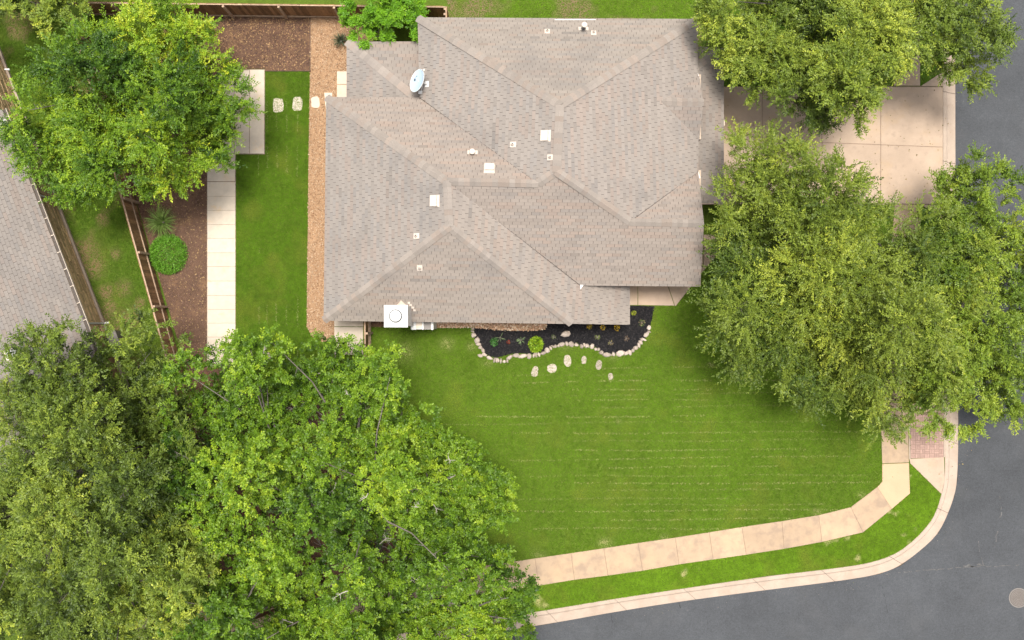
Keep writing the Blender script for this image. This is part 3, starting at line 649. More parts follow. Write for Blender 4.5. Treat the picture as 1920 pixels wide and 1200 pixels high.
# ------------------------------------------------------------------ chimney
zc = 5.25
ch = boxpx(722, 762.5, 574, 611.5, -.05, zc, M['siding'], 'chimney', house); ch['label'] = 'white boxed chimney with metal top and round flue cap'
tp = boxpx(720, 764.6, 572, 613.6, zc, zc+.05, M['white'], 'chase_cover', ch)
cc = P(741.5, 592.5, zc+.3)
MB().lathe([(.26, zc+.05), (.235, zc+.07), (.235, zc+.16)], (*cc[:2]*1.006, 0), 28).build('flue_collar', M['steel'], ch)
MB().lathe([(.15, zc+.1), (.15, zc+.28)], (*cc[:2], 0), 20).build('flue_pipe', M['gutterd'], ch)
MB().lathe([(.215, zc+.28), (.22, zc+.30), (.20, zc+.325), (.05, zc+.345)], (*cc[:2], 0), 28).build('flue_cap', M['white'], ch)
# cricket behind the chimney
pk = on_plane(752, 563, fS2.c, fS2.n); b0 = on_plane(742, 575, fS2.c, fS2.n); b1 = on_plane(764, 575, fS2.c, fS2.n); tp_ = on_plane(752, 575, fS2.c, fS2.n)+np.array((0, 0, .28))
mesh('chimney_cricket', [pk+(0, 0, .02), b0+(0, 0, .02), b1+(0, 0, .02), tp_], [(0, 1, 3), (0, 3, 2), (1, 2, 3)], M['trim'], house)
for k, (a, b) in enumerate(((767, 567), (770, 571), (774, 576), (777, 581))):
    p = on_plane(a, b, fS2.c, fS2.n); MB().box(p+fS2.n*.03, (.10, .09, .02), (fS2.u, fS2.v, fS2.n)).build('step_flashing', M['ventw'], house)
# firebox bump-out under the eave with its own little shingled shelf
bo = boxpx(770, 812, 590, 617.5, -.05, 2.25, M['siding'], 'firebox', house); bo['label'] = 'white firebox bump-out at the foot of the chimney'
for (x0, x1, z) in ((771, 780, 2.26), (791.5, 794, 2.29), (808.5, 812.5, 2.29)): boxpx(x0, x1, 600, 618.2, 2.2, z+.03, M['white'], 'trim_board', bo)
boxpx(794.4, 808, 600, 617, 2.2, 2.28, M['acbox'], 'shelf_roof', bo); boxpx(780.6, 791, 600, 616, 2.2, 2.27, M['trim'], 'ledge', bo)
# ------------------------------------------------------------------ satellite dish
dp, dax = frame_at(801, 158, fAW)
dish = empty('satellite_dish', dp); tag(dish, 'oval pale satellite dish on the inner corner of the roof', 'satellite dish')
dc = P(782, 151, dp[2]+.62); dn = np.array((-.62, .16, .72)); dn /= np.linalg.norm(dn)
ux = np.array(P(789.5, 130, dc[2])-P(775, 171.5, dc[2])); ux -= dn*(ux@dn); ux /= np.linalg.norm(ux); uy = np.cross(dn, ux)
V = []; F = []; NA = 36; NRg = 6
for j in range(NRg+1):
    r_ = j/NRg
    for i in range(NA):
        a = 2*math.pi*i/NA; V.append(dc+ux*.47*r_*math.cos(a)+uy*.375*r_*math.sin(a)+dn*(.07*r_*r_-.07))
for j in range(NRg):
    for i in range(NA): F.append((j*NA+i, (j+1)*NA+i, (j+1)*NA+(i+1) % NA, j*NA+(i+1) % NA))
nn = len(V); V2 = [v-dn*.012 for v in V]; F2 = [tuple(x+nn for x in f[::-1]) for f in F]
rim = [(NRg*NA+i, nn+NRg*NA+i, nn+NRg*NA+(i+1) % NA, NRg*NA+(i+1) % NA) for i in range(NA)]
dd = mesh('reflector', V+V2, F+F2+rim, M['dish'], dish, smooth=False)
MB().tube([dc+ux*.47*math.cos(a)+uy*.375*math.sin(a) for a in np.linspace(0, 2*math.pi, 41)], .010, 5).build('rim', M['white'], dd)
def mark(a, b, w_, h_, rot):
    c, s = math.cos(rot), math.sin(rot); q = []
    for i, j in ((-1, -1), (1, -1), (1, 1), (-1, 1)):
        x = a+(i*w_*c-j*h_*s); y = b+(i*w_*s+j*h_*c); rr_ = (x/.47)**2+(y/.375)**2
        q.append(dc+ux*x+uy*y+dn*(.07*rr_-.07+.006))
    return q
mk = MB()
mk.add(mark(.02, .20, .055, .045, .2), [(0, 1, 2, 3)]); mk.add(mark(.15, .17, .045, .010, -.5), [(0, 1, 2, 3)]); mk.add(mark(.19, .13, .010, .03, -.5), [(0, 1, 2, 3)])
mk.build('logo_print', M['print'], dd)
MB().tube([dc-dn*.05, dc-dn*.16+uy*-.05, dp+dax[2]*.30, dp], .03, 8).build('mast', M['white'], dish)
MB().box(dp+dax[2]*.02, (.24, .18, .03), dax).build('foot', M['white'], dish)
sp_, _ = frame_at(789, 173.5, fAW)
MB().tube([dp+dax[2]*.30, sp_], .014, 6).build('strut', M['white'], dish); MB().box(sp_+dax[2]*.03, (.12, .16, .05), dax).build('strut_foot', M['white'], dish)
hd = P(795, 131, dc[2]+.30)
MB().tube([dc+ux*.40-uy*.1, (dc+hd)/2+ux*.22+dn*-.02, hd], .012, 6).build('feed_arm', M['white'], dish); MB().lathe([(.03, -.04), (.042, -.02), (.042, .03), (.02, .045)], hd, 12).build('feed_horn', M['ventw'], dish)
# ================================================================== NEIGHBOUR HOUSE
nh = empty('neighbour_house', P(-40, 480)); tag(nh, 'neighbouring stone house with shingle roof at the left edge', 'house')
ZN = 2.75
ea = (4, 205, ZN); eb = (262, 880, ZN)
fa3, fb3 = P(*ea), P(*eb); dv = (fb3-fa3)/np.linalg.norm(fb3-fa3); out_ = np.array((-dv[1], dv[0], 0)); out_ = out_ if out_[0] > 0 else -out_
def ep(s, o, z): q = fa3+dv*s+out_*o; return np.array((q[0], q[1], z))
Ln = np.linalg.norm(fb3-fa3); RW = 9.0
class FaceW(Face):
    def __init__(s, pts):
        s.pts = np.array(pts); s.c, s.n = plane(s.pts); s.u = np.cross((0, 0, 1), s.n); s.u /= np.linalg.norm(s.u); s.v = np.cross(s.n, s.u)
        s.o = s.pts[np.argmin((s.pts-s.c)@s.v)]; s.uv = [((q-s.o)@s.u, (q-s.o)@s.v) for q in s.pts]
fNb = FaceW([ep(0, 0, ZN), ep(Ln, 0, ZN), ep(Ln, -RW, ZN+RW*.45), ep(0, -RW, ZN+RW*.45)])
nroof = deck('roof', [fNb], nh)
fNs = FaceW([ep(0, 0, ZN), ep(Ln, 0, ZN), ep(Ln, -4.2, ZN+4.2*.45), ep(0, -4.2, ZN+4.2*.45)])
ls = fNs.shingles((.235, .209, .190), 77)
vis = [l for l in ls if (lambda q: -5 < q[0]*FPX/(CH-q[2])+960 and q[1] > -4.6 )(np.mean(l[1], 0))]
put_shingles(ls, nroof)
# wall of stones, footing, gutter with straps
prism('wall', np.array([ep(-3.6, -.27, 0), ep(Ln, -.27, 0), ep(Ln, -8, 0), ep(-3.6, -8, 0)]), -.05, ZN-.12, M['wall'], nh)
prism('footing', np.array([ep(-3.6, -.13, 0), ep(Ln, -.13, 0), ep(Ln, -.4, 0), ep(-3.6, -.4, 0)]), -.05, .16, M['kerb'], nh)
axn = (dv, out_, np.array((0, 0, 1.0))); zc_ = .17; rw = random.Random(3)
while zc_ < ZN-.25:
    h = rw.choice((.13, .17, .21)); s = -3.6+rw.uniform(0, .3)
    while s < 9.5:
        l = rw.uniform(.35, 1.1)
        MB().box(ep(s+l/2, -.255, zc_+h/2), (l-.03, .05+rw.uniform(-.015, .03), h-.025), axn).build('wall_stone', M['wallstone'], nh); s += l
    zc_ += h
gt = MB(); zg_ = ZN-.03
for (o, z, w_, h_) in ((.145, zg_-.045, .016, .12),):
    gt.box(ep(Ln/2, o, z), (Ln, w_, h_), axn)
gut = gt.build('gutter', M['trim'], nh); MB().box(ep(Ln/2, .068, zg_-.085), (Ln, .136, .012), axn).build('gutter_floor', M['gutterd'], gut)  # pale outer lip, dark-coloured strip along the channel floor
for k in range(22): MB().box(ep(.35+.745*k, .072, zg_+.02), (.026, .16, .010), axn).build('gutter_strap', M['trim'], gut)
for s_ in (3.6, 9.35):
    MB().tube([ep(s_, .08, zg_-.1), ep(s_, .0, zg_-.3), ep(s_, -.17, zg_-.5), ep(s_, -.17, .15), ep(s_+.05, .05, .05)], .045, 6).build('downspout', M['white'], nh)
tag(MB().box(ep(10.25, .12, .3), (.75, .42, .6), axn).box(ep(10.25, .12, .615), (.80, .47, .03), axn).box(ep(9.86, .12, .5), (.02, .44, .05), axn).build('utility_box', M['acbox']), 'grey utility box against the neighbouring stone wall', 'utility box')
lm = MB(); lp = P(12.5, 130, 1.9); lm.box(lp, (.16, .05, .05)).lathe([(.03, -.1), (.045, 0), (.02, .03)], lp+np.array((.08, 0, 0)), 10)
wl = lm.build('wall_light', M['white']); tag(wl, 'small white lamp on the neighbouring stone wall', 'wall lamp')
for (x, y) in ((22, 665), (4, 236)):
    p = on_plane(x, y, fNb.c, fNb.n); e = empty('box_vent', p); e.parent = nh; e.matrix_parent_inverse = nh.matrix_basis.inverted()
    MB().box(p+fNb.n*.012, (.45, .5, .012), (fNb.u, fNb.v, fNb.n)).build('flashing', M['ventw'], e); MB().box(p+fNb.n*.12, (.38, .36, .06), (fNb.u, fNb.v, fNb.n)).build('hood', M['white'], e)
# ================================================================== FENCES
def fence(name, label, a, b, rails, postgap=2.4, side=1, h=1.83, pw=.14, post_off=.3, kick=False):
    a = np.asarray(a, float)*np.array((1, 1, 0)); b = np.asarray(b, float)*np.array((1, 1, 0)); L = np.linalg.norm(b-a); d = (b-a)/L; nrm = np.array((-d[1], d[0], 0))*side
    e = empty(name, a); tag(e, label, 'fence', 'wooden fences'); ax = (d, nrm, np.array((0, 0, 1.0))); rf = random.Random(len(label))
    me = None; n = int(L/(pw+.006))
    for k in range(n):
        hh = h+rf.uniform(-.015, .015)
        b_ = MB(); b_.box((0, 0, hh/2), (pw, .018, hh))
        o = b_.build('picket', M['fencewood'], None); o.matrix_world = __import__('mathutils').Matrix(((d[0], nrm[0], 0, (a+d*(k+.5)*(pw+.006))[0]), (d[1], nrm[1], 0, (a+d*(k+.5)*(pw+.006))[1]), (0, 0, 1, rf.uniform(0, .02)), (0, 0, 0, 1)))
        o.parent = e; o.matrix_parent_inverse = e.matrix_basis.inverted()
    for z in rails:
        k = 0.0
        while k < L:
            l = min(2.4, L-k); MB().box(a+d*(k+l/2)+nrm*.03+np.array((0, 0, z)), (l-.01, .042, .088), ax).build('rail', M['rail'], e); k += 2.4
    if kick: 
        k = 0.0
        while k < L: l = min(2.4, L-k); MB().box(a+d*(k+l/2)+nrm*.035+np.array((0, 0, .09)), (l-.01, .04, .14), ax).build('kickboard', M['rail'], e); k += 2.4
    k = post_off
    while k < L: MB().box(a+d*k+nrm*.09+np.array((0, 0, (h-.06)/2)), (.09, .09, h-.06), ax).build('post', M['rail'], e); k += postgap
    return e
H_ = 1.83
fence('board_fence', 'brown board fence slanting between neighbouring lawn and mulch bed', P(128, 20, H_), P(352, 820, H_), (.62, 1.77), side=1, postgap=2.36, post_off=1.1)
fence('board_fence', 'dark brown board fence along the top of the brown mulch bed', P(132, 3, H_), P(836, 11.5, H_), (1.77,), side=-1, postgap=2.33, post_off=1.72, kick=True)
fence('board_fence', 'short board fence return meeting the roof at the top', P(837.5, 12, H_), P(838, 52, H_), (.4, 1.77), side=-1)
fence('board_fence', 'short board fence between concrete pad and front lawn', P(682.5, 585, H_), P(683.5, 690, H_), (1.77, .5), side=1, kick=True, post_off=.9)
fence('board_fence', 'board fence glimpsed beneath the big bright oak', P(400, 1187, H_), P(640, 1116, H_), (1.77, .5), side=1, kick=True)
# ================================================================== SMALL GROUND THINGS
def step_stone(px, py, rx, ry, rot, label, m='stone', sq=False, z=.014):
    r_ = np.random.default_rng(int(px)); n = 14; c = P(px, py); s = CH/FPX; pts = []
    for i in range(n):
        a = 2*math.pi*i/n; k = r_.uniform(.92, 1.08); e = .55 if sq else .85
        x = math.copysign(abs(math.cos(a))**e, math.cos(a))*rx*s*k; y = math.copysign(abs(math.sin(a))**e, math.sin(a))*ry*s*k
        pts.append((c[0]+x*math.cos(rot)-y*math.sin(rot), c[1]+x*math.sin(rot)+y*math.cos(rot)))
    tag(prism('stepping_stone', pts, -.05, z, M[m], None, bevel=.012), label, 'stepping stone', 'stepping stones')
for q in ((1003, 697, 6.5, 10.5, -.25, 'grey oval stepping stone, first from the left in the front lawn'), (1035, 691, 9.3, 8.6, 0, 'broad white stepping stone, second from the left in the front lawn'),
          (1064, 676, 7.3, 11.5, .05, 'tall pinkish stepping stone, third from the left in the front lawn'), (1095, 675, 5, 8, -.1, 'small white stepping stone, fourth from the left in the front lawn'),
          (1123, 684, 6, 9.5, -.1, 'pinkish oval stepping stone, fifth from the left in the front lawn'), (1145, 706, 5, 6.5, 0, 'small sunken stepping stone, last on the right in the front lawn')):
    step_stone(*q)
step_stone(521.5, 197.5, 10.5, 13.5, .03, 'pale square stepping stone in the side lawn nearest the paver path', 'limestone', True)
step_stone(557.5, 194.5, 9.5, 13, -.08, 'pale square stepping stone in the side lawn nearest the granite', 'limestone', True)
step_stone(591.5, 192, 8.2, 11, .05, 'bright square stepping stone lying in the orange granite', 'limestone', True)
# edging stones round the black bed
edge = [(884, 616), (889, 630), (896, 640), (903, 655), (912, 668), (922, 673), (936, 677), (950, 674), (962, 667), (975, 665), (988, 666), (1003, 666), (1015, 663), (1025, 657), (1036, 652), (1047, 647), (1057, 645), (1069, 644), (1082, 648), (1094, 647), (1104, 649), (1113, 650), (1121, 655), (1129, 662), (1138, 664.5), (1148, 665), (1160, 664.5), (1171, 665), (1180, 661), (1190, 654), (1199, 646), (1205, 638), (1211, 629), (1215, 620), (1217, 611)]
ev = PX(edge)[:, :2]; d_ = np.r_[0, np.cumsum(np.hypot(*np.diff(ev, axis=0).T))]; s = 0.0; r2 = np.random.default_rng(11); k = 0
while s < d_[-1]:
    L_ = r2.choice([.10, .15, .21, .29, .38], p=[.28, .27, .2, .15, .1]); q = s+L_/2
    x = np.interp(q, d_, ev[:, 0])+r2.normal(0, .028); y = np.interp(q, d_, ev[:, 1])+r2.normal(0, .028); x2 = np.interp(q+.05, d_, ev[:, 0]); y2 = np.interp(q+.05, d_, ev[:, 1]); an = math.atan2(np.interp(q+.06, d_, ev[:, 1])-np.interp(q-.06, d_, ev[:, 1]), np.interp(q+.06, d_, ev[:, 0])-np.interp(q-.06, d_, ev[:, 0]))+r2.normal(0, .25)
    V, F = rock(500+k); V = V*np.array((L_*.54, r2.uniform(.05, .13)+L_*.1, r2.uniform(.05, .11))); ca, sa = math.cos(an), math.sin(an)
    V = np.stack([V[:, 0]*ca-V[:, 1]*sa+x, V[:, 0]*sa+V[:, 1]*ca+y, V[:, 2]+.03], 1)
    tag(mesh('edging_stone', V, F, M['stone']), 'pale rough edging stone, %s from the left along the black mulch bed' % (str(k+1)+('th' if 10 <= (k+1) % 100 <= 20 else {1: 'st', 2: 'nd', 3: 'rd'}.get((k+1) % 10, 'th'))), 'stone', 'edging stones of the front bed'); s += L_*.97; k += 1
for (x, y, sz, lab) in ((901, 667, .11, 'lone pale stone on the grass left of the black bed'), (1061, 626, .19, 'rough tan rock lying inside the black bed'), (497, 668, .30, 'pale rock glimpsed through the leaves beside the paver path')):
    V, F = rock(int(x)); V = V*np.array((sz*1.2, sz*.8, sz*.5)); tag(mesh('rock', V+np.array((*P(x, y)[:2], .04)), F, M['stone']), lab, 'stone')
# manhole cover
mh = empty('manhole_cover', P(1910, 1121, ROADZ)*np.array((1, 1, 1))); tag(mh, 'round cast iron manhole cover set in the asphalt road', 'manhole cover'); mc = P(1910, 1121, ROADZ)
MB().lathe([(.43, ROADZ-.02), (.43, ROADZ+.012), (.385, ROADZ+.014), (.38, ROADZ-.004)], (mc[0], mc[1], 0), 40).build('frame_ring', M['manring'], mh)
MB().lathe([(.372, ROADZ-.02), (.372, ROADZ+.004)], (mc[0], mc[1], 0), 40).build('lid', M['iron'], mh)
for rr_ in (.33, .27, .21, .15, .09):
    MB().tube([(mc[0]+rr_*math.cos(a), mc[1]+rr_*math.sin(a), ROADZ+.008) for a in np.linspace(0, 6.283, 33)], .012, 4, False).build('raised_ring', M['manring'], mh)
for i in range(16):
    a = i*math.pi/8; MB().box((mc[0]+.30*math.cos(a), mc[1]+.30*math.sin(a), ROADZ+.007), (.05, .012, .010), (np.array((math.cos(a), math.sin(a), 0)), np.array((-math.sin(a), math.cos(a), 0)), np.array((0, 0, 1.)))).build('raised_rib', M['manring'], mh)
# ================================================================== PLANTS
def nrm(a): return a/np.maximum(np.linalg.norm(a, axis=-1, keepdims=True), 1e-9)
def leaf_quads(p, d, n, L, W):
    """diamond leaves; p base, d direction, n normal"""
    wv = nrm(np.cross(n, d)); L = L[:, None]; W = W[:, None]
    return np.stack([p, p+d*L*.45+wv*W*.5, p+d*L, p+d*L*.45-wv*W*.5], 1).reshape(-1, 3)
def pick(cols, n, r_): c = np.asarray(cols); return c[r_.integers(0, len(c), n)]
def crown(poly_px, z_e, z_t, n_leaf, lobe_r, leaf, spray, k, cols, seed, flat=.95, up=.15, outw=.30, spread=1.0, under=.30, gap=1.2, zj=.7, dens=34, mac=1.7, drop=2.6, zmin=.62, fall=1.9, holes=()):
    r_ = np.random.default_rng(seed); poly = PX(poly_px, z_e)[:, :2]; A = area(poly)
    cand = sample_poly(poly, 6000, r_); d = pdist(cand[:, 0], cand[:, 1], poly); dm = max(d.max(), .1); cen = cand.mean(0)
    for (hx, hy, hr) in holes:
        q = P(hx, hy, (z_e+z_t)/2)[:2]; keep = np.hypot(cand[:, 0]-q[0], cand[:, 1]-q[1]) > hr*CH/FPX; cand = cand[keep]; d = d[keep]
    keepi = []; sp = lobe_r*gap
    pts = np.empty((0, 2))
    for i in range(len(cand)):
        if d[i] < .15*lobe_r: continue
        if len(pts) == 0 or (((pts-cand[i])**2).sum(1)).min() > (sp*(.5+.5*min(1, d[i]/lobe_r)))**2:
            keepi.append(i); pts = np.vstack([pts, cand[i]])
    c2 = cand[keepi]; dd_ = d[keepi]; n = len(c2)
    dome = np.sqrt(np.clip(1-(1-np.clip(dd_/dm*1.3, 0, 1))**2, 0, 1))
    z = z_e+(z_t-z_e)*dome+r_.normal(0, zj*.5, n)*np.clip(dd_/1.2, .3, 1)
    # big boughs: groups of lobes that stand at different heights, falling away between them
    mc_ = []
    for i in r_.permutation(n):
        if all(np.hypot(*(c2[i]-q)) > mac*1.25 for q in mc_): mc_.append(c2[i])
    mc_ = np.array(mc_); md = np.linalg.norm(c2[:, None]-mc_[None], axis=2)*r_.uniform(.92, 1.08, (1, len(mc_))); mo = md.argmin(1); mz = np.where(r_.random(len(mc_)) < .38, r_.uniform(-drop, -.5*drop, len(mc_)), r_.uniform(-.25*drop, .15*drop, len(mc_)))
    z = z+(mz[mo]-fall*np.clip(md.min(1)/mac, 0, 1.3)**2*(drop/2.2))*np.clip(dd_/1.0, .25, 1); z = np.maximum(z, zmin*z_e+r_.uniform(0, .5, n))
    rad = lobe_r*r_.uniform(.8, 1.3, n); rad = np.minimum(rad, np.maximum(dd_-.25*spray+.1, .22))
    sc_ = ((CH-z)/(CH-z_e)); c2 = c2*sc_[:, None]
    lob = np.c_[c2, z-rad*flat]
    # sub-clumps on each lobe, sprays radiating from each sub-clump
    w_ = rad**2; nsub = max(8, int((w_*dens).sum())); sli = r_.choice(n, nsub, p=w_/w_.sum())
    th = r_.uniform(0, 6.283, nsub); cz = r_.uniform(-.15, 1, nsub); sz = np.sqrt(1-cz**2); sdir = np.stack([sz*np.cos(th), sz*np.sin(th), cz], 1)
    wob = 1+.22*np.sin(3*th+sli)+.12*np.sin(5*th+2*sli)
    inner = r_.random(nsub) < under
    sr = rad[sli]*np.where(inner, r_.uniform(.2, .65, nsub), r_.uniform(.85, 1.05, nsub))*wob
    scn = lob[sli]+sdir*sr[:, None]*np.array((1, 1, flat)); scn[inner, 2] -= .5
    ns = int(n_leaf/k); si = r_.integers(0, nsub, ns); li = sli[si]; dirn = sdir[si]
    o = scn[si]+r_.normal(0, .06, (ns, 3))
    rdl = np.c_[o[:, :2]-cen, np.zeros(ns)]; rdl = nrm(rdl)
    sd_ = nrm(dirn*np.array((1, 1, .6))*.8+r_.normal(0, .6, (ns, 3))*np.array((1, 1, .45))+rdl*outw+np.array((0, 0, up)))
    sl = r_.uniform(.5, 1.25, ns)*spray
    t = (np.arange(k)+.4)/k
    p = o[:, None]+sd_[:, None]*(sl[:, None]*t)[..., None]; p[..., 2] -= (t**2*.10)[None]*sl[:, None]
    perp = nrm(np.cross(sd_, np.array((0, 0, 1.0)))); side = np.where(np.arange(k) % 2, 1, -1)
    ld = nrm(sd_[:, None]*.75+perp[:, None]*(side[None, :, None]*.75*spread)+r_.normal(0, .33, (ns, k, 3)))
    nn_ = nrm(np.array((0, 0, 1.0))+r_.normal(0, .55, (ns, k, 3))+dirn[:, None]*.35)
    m = ns*k; L = r_.uniform(.75, 1.25, m)*leaf[0]; W = r_.uniform(.75, 1.25, m)*leaf[1]
    V = leaf_quads(p.reshape(-1, 3), ld.reshape(-1, 3), nn_.reshape(-1, 3), L, W)
    lc = r_.random(n); sbc = r_.random(nsub); lc = .65*r_.random(len(mc_))[mo]+.35*lc; sc2 = np.clip(.5+1.25*(.46*lc[li]+.27*sbc[si]+.27*r_.random(ns)-.5), 0, 1); ci = np.clip((sc2*len(cols)), 0, len(cols)-1e-6)
    ca = np.asarray(cols)
    col = ca[np.floor(ci).astype(int)]*r_.uniform(.9, 1.1, (ns, 1)); col = np.repeat(col, k, 0)*r_.uniform(.88, 1.12, (m, 1))
    # lighter, yellower colour on random outer leaves of each spray
    tipm = np.tile(np.arange(k) >= k-2, ns) & (r_.random(m) < .55); col[tipm] = col[tipm]*np.array((1.22, 1.15, .9))
    return V, np.clip(col, 0, 1), lob, rad
def branches(base, fork, lob, rad, seed, r0, parent, nmain=9, twig_every=1):
    r_ = np.random.default_rng(seed); base = np.asarray(base); fork = np.asarray(fork)
    tr = MB(); pts = [base+np.array((0, 0, -.1)), base*.9+fork*.1, base*.5+fork*.5+np.array((*r_.normal(0, .08, 2), 0)), fork]
    tr.tube(pts, [r0*1.35, r0*1.1, r0*.95, r0*.85], 10); tr.build('trunk', M['bark'], parent, True)
    n = len(lob); sel = [int(r_.integers(n))]
    while len(sel) < min(nmain, n):
        dmin = np.min(np.linalg.norm(lob[:, None]-lob[sel][None], axis=2), 1); sel.append(int(dmin.argmax()))
    own = np.argmin(np.linalg.norm(lob[:, None]-lob[sel][None], axis=2), 1); br = MB()
    for j, s_ in enumerate(sel):
        g = lob[own == j].mean(0); e = fork+(g-fork)*.72+np.array((0, 0, -.4)); e[2] = min(e[2], lob[own == j][:, 2].min()-.3); e[2] = max(e[2], fork[2]+.2); m1 = fork+(e-fork)*.5+np.array((*r_.normal(0, .3, 2), r_.uniform(-.5, -.1)))
        path_ = [fork+(m1-fork)*0, fork+(m1-fork)*.5+r_.normal(0, .1, 3), m1, (m1+e)/2+r_.normal(0, .12, 3), e]
        br.tube(path_, np.linspace(r0*.55, r0*.2, 5), 7)
        for i in np.where(own == j)[0]:
            if rad[i] < .42: continue
            f = lob[i]+np.array((0, 0, -rad[i]*.1)); m2 = (e+f)/2+r_.normal(0, .2, 3)+np.array((0, 0, -.5)); st = path_[3] if r_.random() < .4 else e
            br.tube([st, (st+m2)/2+r_.normal(0, .06, 3), m2, f], [min(.05, r0*.2), min(.04, r0*.15), min(.028, r0*.1), .010], 5)
            for _ in range(4):
                q = m2+(f-m2)*r_.uniform(.2, 1); tdir = nrm(r_.normal(0, 1, 3)+np.array((0, 0, .5))); l = rad[i]*r_.uniform(.45, .8)
                br.tube([q, q+tdir*l*.5+r_.normal(0, .04, 3), q+tdir*l], [.014, .009, .004], 4)
    br.build('branches', M['bark'], parent, True)
def tree(name, label, poly, trunk, z_e, z_t, n_leaf, lobe_r, leaf, spray, k, cols, seed, r0=.2, group='trees', zf=1.9, **kw):
    e = empty(name, P(*trunk, 0)); tag(e, label, 'tree', group)
    V, col, lob, rad = crown(poly, z_e, z_t, n_leaf, lobe_r, leaf, spray, k, cols, seed, **kw)
    fastmesh('crown', V, 4, M['leaf'], e, col)
    b = P(*trunk, 0); branches(b, b+np.array((.1, -.05, zf)), lob, rad, seed+1, r0, e)
    return e, lob, rad
OAK = [(0.04, 0.067, 0.011), (0.085, 0.13, 0.017), (0.138, 0.197, 0.024), (0.208, 0.271, 0.032), (0.34, 0.398, 0.05)]  # widened OAK, ELM, POST ranges put crown highlights and dark gaps into leaf colour
ELM = [(0.029, 0.072, 0.006), (0.068, 0.141, 0.009), (0.127, 0.225, 0.013), (0.213, 0.323, 0.017), (0.355, 0.424, 0.024)]
POST = [(0.025, 0.062, 0.005), (0.053, 0.113, 0.006), (0.094, 0.18, 0.009), (0.151, 0.254, 0.014), (0.235, 0.338, 0.019)]
YOAK = [(0.07, 0.123, 0.013), (0.111, 0.176, 0.017), (0.155, 0.228, 0.021), (0.205, 0.28, 0.027), (0.278, 0.351, 0.036)]
T1 = [(55, 95), (120, 65), (150, 30), (200, 40), (260, -5), (330, -15), (370, 10), (395, 45), (425, 70), (440, 130), (458, 160), (460, 200), (442, 230), (428, 262), (415, 285), (425, 320), (410, 342), (370, 350), (340, 366), (290, 362), (240, 335), (200, 352), (150, 366), (122, 395), (90, 372), (70, 335), (25, 300), (5, 250), (8, 190), (25, 150)]
tree('elm_tree', 'yellow-green spreading tree over the fence at the top left', T1, (262, 215), 4.8, 7.8, 125000, .75, (.105, .050), .62, 15, ELM, 21, r0=.17, spread=.8, mac=1.5, drop=2.8, fall=2.3)
T2 = [(-90, -90), (175, -90), (160, -20), (146, 25), (118, 52), (80, 55), (60, 30), (40, 10), (22, 20), (5, 45), (-90, 60)]
tree('oak_tree', 'dull olive tree filling the extreme top left corner', T2, (40, -60), 3.8, 5.6, 26000, .85, (.11, .055), .4, 12, OAK, 22, r0=.14)
T3 = [(643, 42), (652, 5), (662, -30), (785, -30), (797, 18), (780, 38), (778, 72), (742, 84), (704, 74), (668, 80), (652, 62)]
tree('small_tree', 'small vivid green bushy tree against the patio roof', T3, (722, 28), 2.3, 3.7, 34000, .55, (.085, .042), .28, 10, [(.06, .16, .008), (.10, .24, .010), (.14, .31, .012), (.21, .39, .02)], 23, r0=.07, zf=1.2)
T4 = [(1318, -60), (1316, -10), (1335, 30), (1335, 70), (1355, 108), (1375, 138), (1405, 160), (1440, 178), (1470, 208), (1495, 222), (1525, 212), (1560, 245), (1600, 246), (1620, 222), (1642, 198), (1652, 168), (1664, 138), (1690, 120), (1712, 100), (1740, 100), (1768, 125), (1790, 148), (1812, 163), (1832, 165), (1850, 140), (1886, 108), (1895, 85), (1880, 40), (1858, 0), (1848, -60)]
tree('oak_tree', 'wide olive oak overhanging the driveway at the top right', T4, (1580, 20), 5.2, 8.2, 155000, .85, (.11, .048), .66, 16, OAK, 24, r0=.22, spread=.75, dens=40, mac=1.6, drop=2.8, holes=((1700, 28, 12), (1770, 88, 8)))
T6 = [(1770, 380), (1765, 345), (1790, 292), (1830, 288), (1868, 308), (1905, 325), (1990, 380), (1990, 760), (1912, 785), (1890, 808), (1872, 765), (1850, 768), (1830, 805), (1770, 812), (1735, 795), (1722, 740), (1700, 640), (1740, 520)]
tree('oak_tree', 'yellowish street tree hanging over kerb and asphalt at right', T6, (1745, 600), 4.2, 6.2, 90000, .7, (.11, .05), .55, 14, YOAK, 26, r0=.16, spread=.8, mac=1.5, drop=1.6, holes=((1785, 655, 17), (1806, 672, 13), (1903, 668, 10), (1762, 760, 14), (1880, 440, 14), (1860, 700, 12)))
T5 = [(1362, 285), (1382, 250), (1412, 245), (1440, 262), (1470, 268), (1505, 278), (1540, 298), (1580, 296), (1632, 312), (1636, 348), (1612, 378), (1645, 390), (1700, 402), (1745, 398), (1790, 395), (1830, 420), (1850, 480), (1838, 560), (1812, 640), (1790, 700), (1762, 755), (1705, 798), (1662, 816), (1622, 768), (1582, 760), (1512, 756), (1480, 720), (1440, 722), (1402, 688), (1372, 690), (1362, 650), (1330, 610), (1316, 598), (1334, 570), (1324, 550), (1352, 520), (1334, 490), (1348, 450), (1338, 430), (1352, 402), (1344, 370), (1372, 340)]
tree('oak_tree', 'huge feathery green oak between the house and the street', T5, (1570, 540), 5.6, 8.8, 235000, .85, (.105, .046), .80, 18, [(.05,.088,.012),(.095,.142,.017),(.14,.192,.022),(.19,.247,.028),(.285,.335,.038)], 25, r0=.26, spread=.7, dens=44, mac=1.7, drop=3.2, fall=2.2, holes=((1706, 650, 15), (1530, 520, 8), (1640, 600, 8)))
T7 = [(-70, 655), (20, 648), (42, 622), (72, 608), (110, 612), (140, 622), (190, 617), (230, 603), (270, 592), (318, 607), (346, 628), (340, 650), (312, 682), (318, 722), (345, 762), (350, 830), (375, 900), (402, 960), (408, 1020), (395, 1090), (400, 1130), (420, 1190), (430, 1290), (-90, 1290)]
